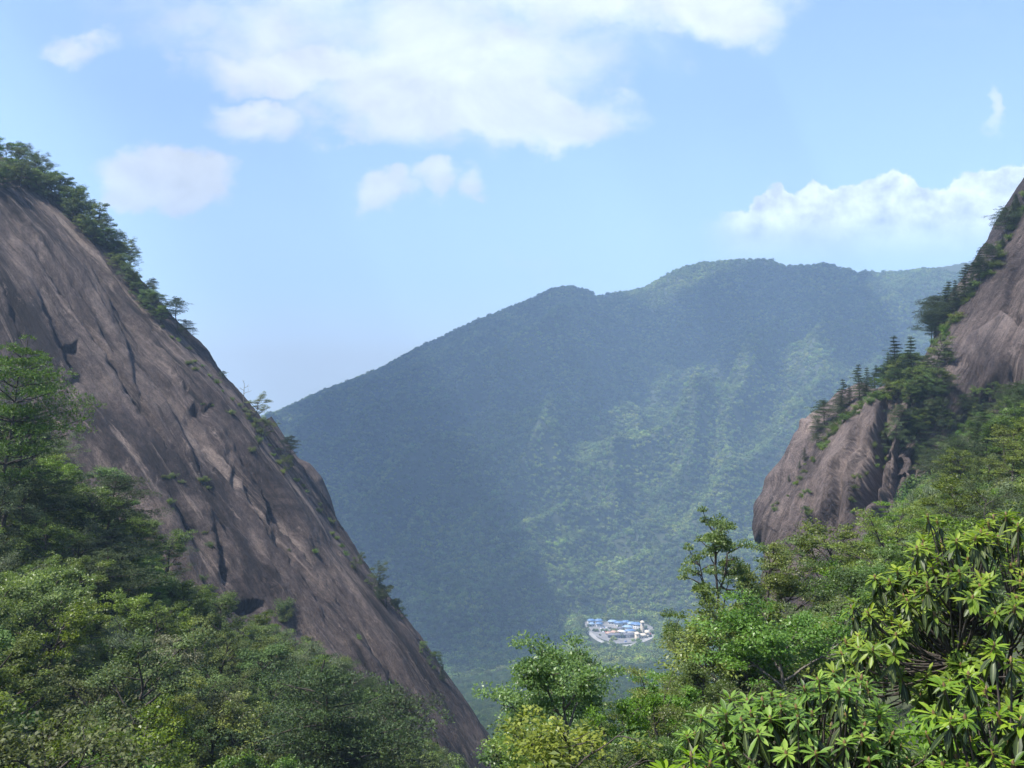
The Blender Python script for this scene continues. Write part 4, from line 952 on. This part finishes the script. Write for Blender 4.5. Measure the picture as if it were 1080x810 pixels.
# the cumulus bank: crisp lumpy top, bottom fading into the haze
fc = nd(nt, 'ShaderNodeFloatCurve'); pts = [(720,262),(745,232),(775,222),(800,206),(822,197),(835,200),(860,190),(885,196),(915,188),(942,177),(960,180),(975,198),(990,197),(1010,184),(1040,177),(1085,170),(1200,160)]
cv = fc.mapping.curves[0]; xs0, xs1 = 700, 1220
while len(cv.points) < len(pts): cv.points.new(.5,.5)
for k,(px,py) in enumerate(pts): cv.points[k].location = ((px-xs0)/(xs1-xs0), (300-py)/200)
for p_ in cv.points: p_.handle_type = 'AUTO_CLAMPED'
fc.mapping.update()
L.new(mth(nt,'DIVIDE', mth(nt,'SUBTRACT', mth(nt,'ADD', mth(nt,'MULTIPLY',su,F), 540), xs0), xs1-xs0, clamp=True), fc.inputs['Value'])
pyv = mth(nt,'SUBTRACT', 405, mth(nt,'MULTIPLY', sv, F))
topv = mth(nt,'SUBTRACT', 300, mth(nt,'MULTIPLY', fc.outputs[0], 200))
nE = wn(34, 5, .6, .1, (5,2,0), 1, 1.1); nF = wn(34, 5, .6, .1, (5.25,2.35,0), 1, 1.1)
below = mth(nt,'ADD', mth(nt,'SUBTRACT', pyv, topv), mth(nt,'MULTIPLY', mth(nt,'SUBTRACT', nE, .5), 46))
edge = nd(nt,'ShaderNodeMapRange', interpolation_type='SMOOTHSTEP'); L.new(below, edge.inputs[0]); edge.inputs[1].default_value = 0; edge.inputs[2].default_value = 6
fadeb = nd(nt,'ShaderNodeMapRange', interpolation_type='SMOOTHSTEP'); L.new(pyv, fadeb.inputs[0]); fadeb.inputs[1].default_value = 300; fadeb.inputs[2].default_value = 215
lft = nd(nt,'ShaderNodeMapRange', interpolation_type='SMOOTHSTEP'); L.new(su, lft.inputs[0]); lft.inputs[1].default_value = .19; lft.inputs[2].default_value = .25
cum = mth(nt,'MULTIPLY', mth(nt,'MULTIPLY', edge.outputs[0], fadeb.outputs[0]), lft.outputs[0])
shade = mth(nt,'ADD', 1.10, mth(nt,'MULTIPLY', mth(nt,'SUBTRACT', nF, nE), 1.8))
dens = mth(nt,'MAXIMUM', thin, mth(nt,'MULTIPLY', cum, .97))
front = mth(nt,'GREATER_THAN', sp.outputs[1], .05); dens = mth(nt,'MULTIPLY', dens, front)
relf = mth(nt,'ADD', .93, mth(nt,'MULTIPLY', mth(nt,'SUBTRACT', nC, nA), 1.0))
CB = 3.95
cc = nd(nt,'ShaderNodeCombineColor')
val = mth(nt,'MULTIPLY', mth(nt,'ADD', mth(nt,'MULTIPLY', relf, mth(nt,'SUBTRACT',1,cum)), mth(nt,'MULTIPLY', shade, cum)), CB)  # relief shading painted into the cloud brightness by offset noise
L.new(mth(nt,'MULTIPLY',val,.95), cc.inputs[0]); L.new(mth(nt,'MULTIPLY',val,1.0), cc.inputs[1]); L.new(mth(nt,'MULTIPLY',val,1.04), cc.inputs[2])
mixed = mixc(nt, dens, mixc(nt, 1.0, sky.outputs[0], (.98,.95,1.02), 'MULTIPLY'), cc.outputs[0])
bg = nd(nt,'ShaderNodeBackground'); L.new(mixed, bg.inputs[0]); bg.inputs[1].default_value = .14
wo = nd(nt,'ShaderNodeOutputWorld'); L.new(bg.outputs[0], wo.inputs[0])

sl = bpy.data.lights.new('sun','SUN'); sl.energy = 4.6; sl.angle = radians(.5); sl.color = (1,.95,.87)
so = bpy.data.objects.new('sun', sl); C.objects.link(so); so.rotation_euler = Vector(-S).to_track_quat('-Z','Y').to_euler()

cam = bpy.data.cameras.new('camera'); co_ = bpy.data.objects.new('camera', cam); C.objects.link(co_)
cam.sensor_width = 36; cam.lens = 36*F/1080; cam.clip_start = .1; cam.clip_end = 60000
co_.rotation_euler = (radians(90),0,0); bpy.context.scene.camera = co_

s = bpy.context.scene; s.render.engine = 'CYCLES'
s.view_settings.view_transform = 'Standard'; s.view_settings.look = 'None'; s.view_settings.gamma = 1; s.view_settings.exposure = 1.13
c = s.cycles; c.use_denoising = True; c.max_bounces = 6; c.diffuse_bounces = 3; c.glossy_bounces = 2; c.transmission_bounces = 4; c.volume_bounces = 0; c.transparent_max_bounces = 8
c.sample_clamp_indirect = 8; c.use_adaptive_sampling = True; c.adaptive_threshold = .02
try: c.denoiser = 'OPENIMAGEDENOISE'; c.denoising_prefilter = 'ACCURATE'
except Exception: pass
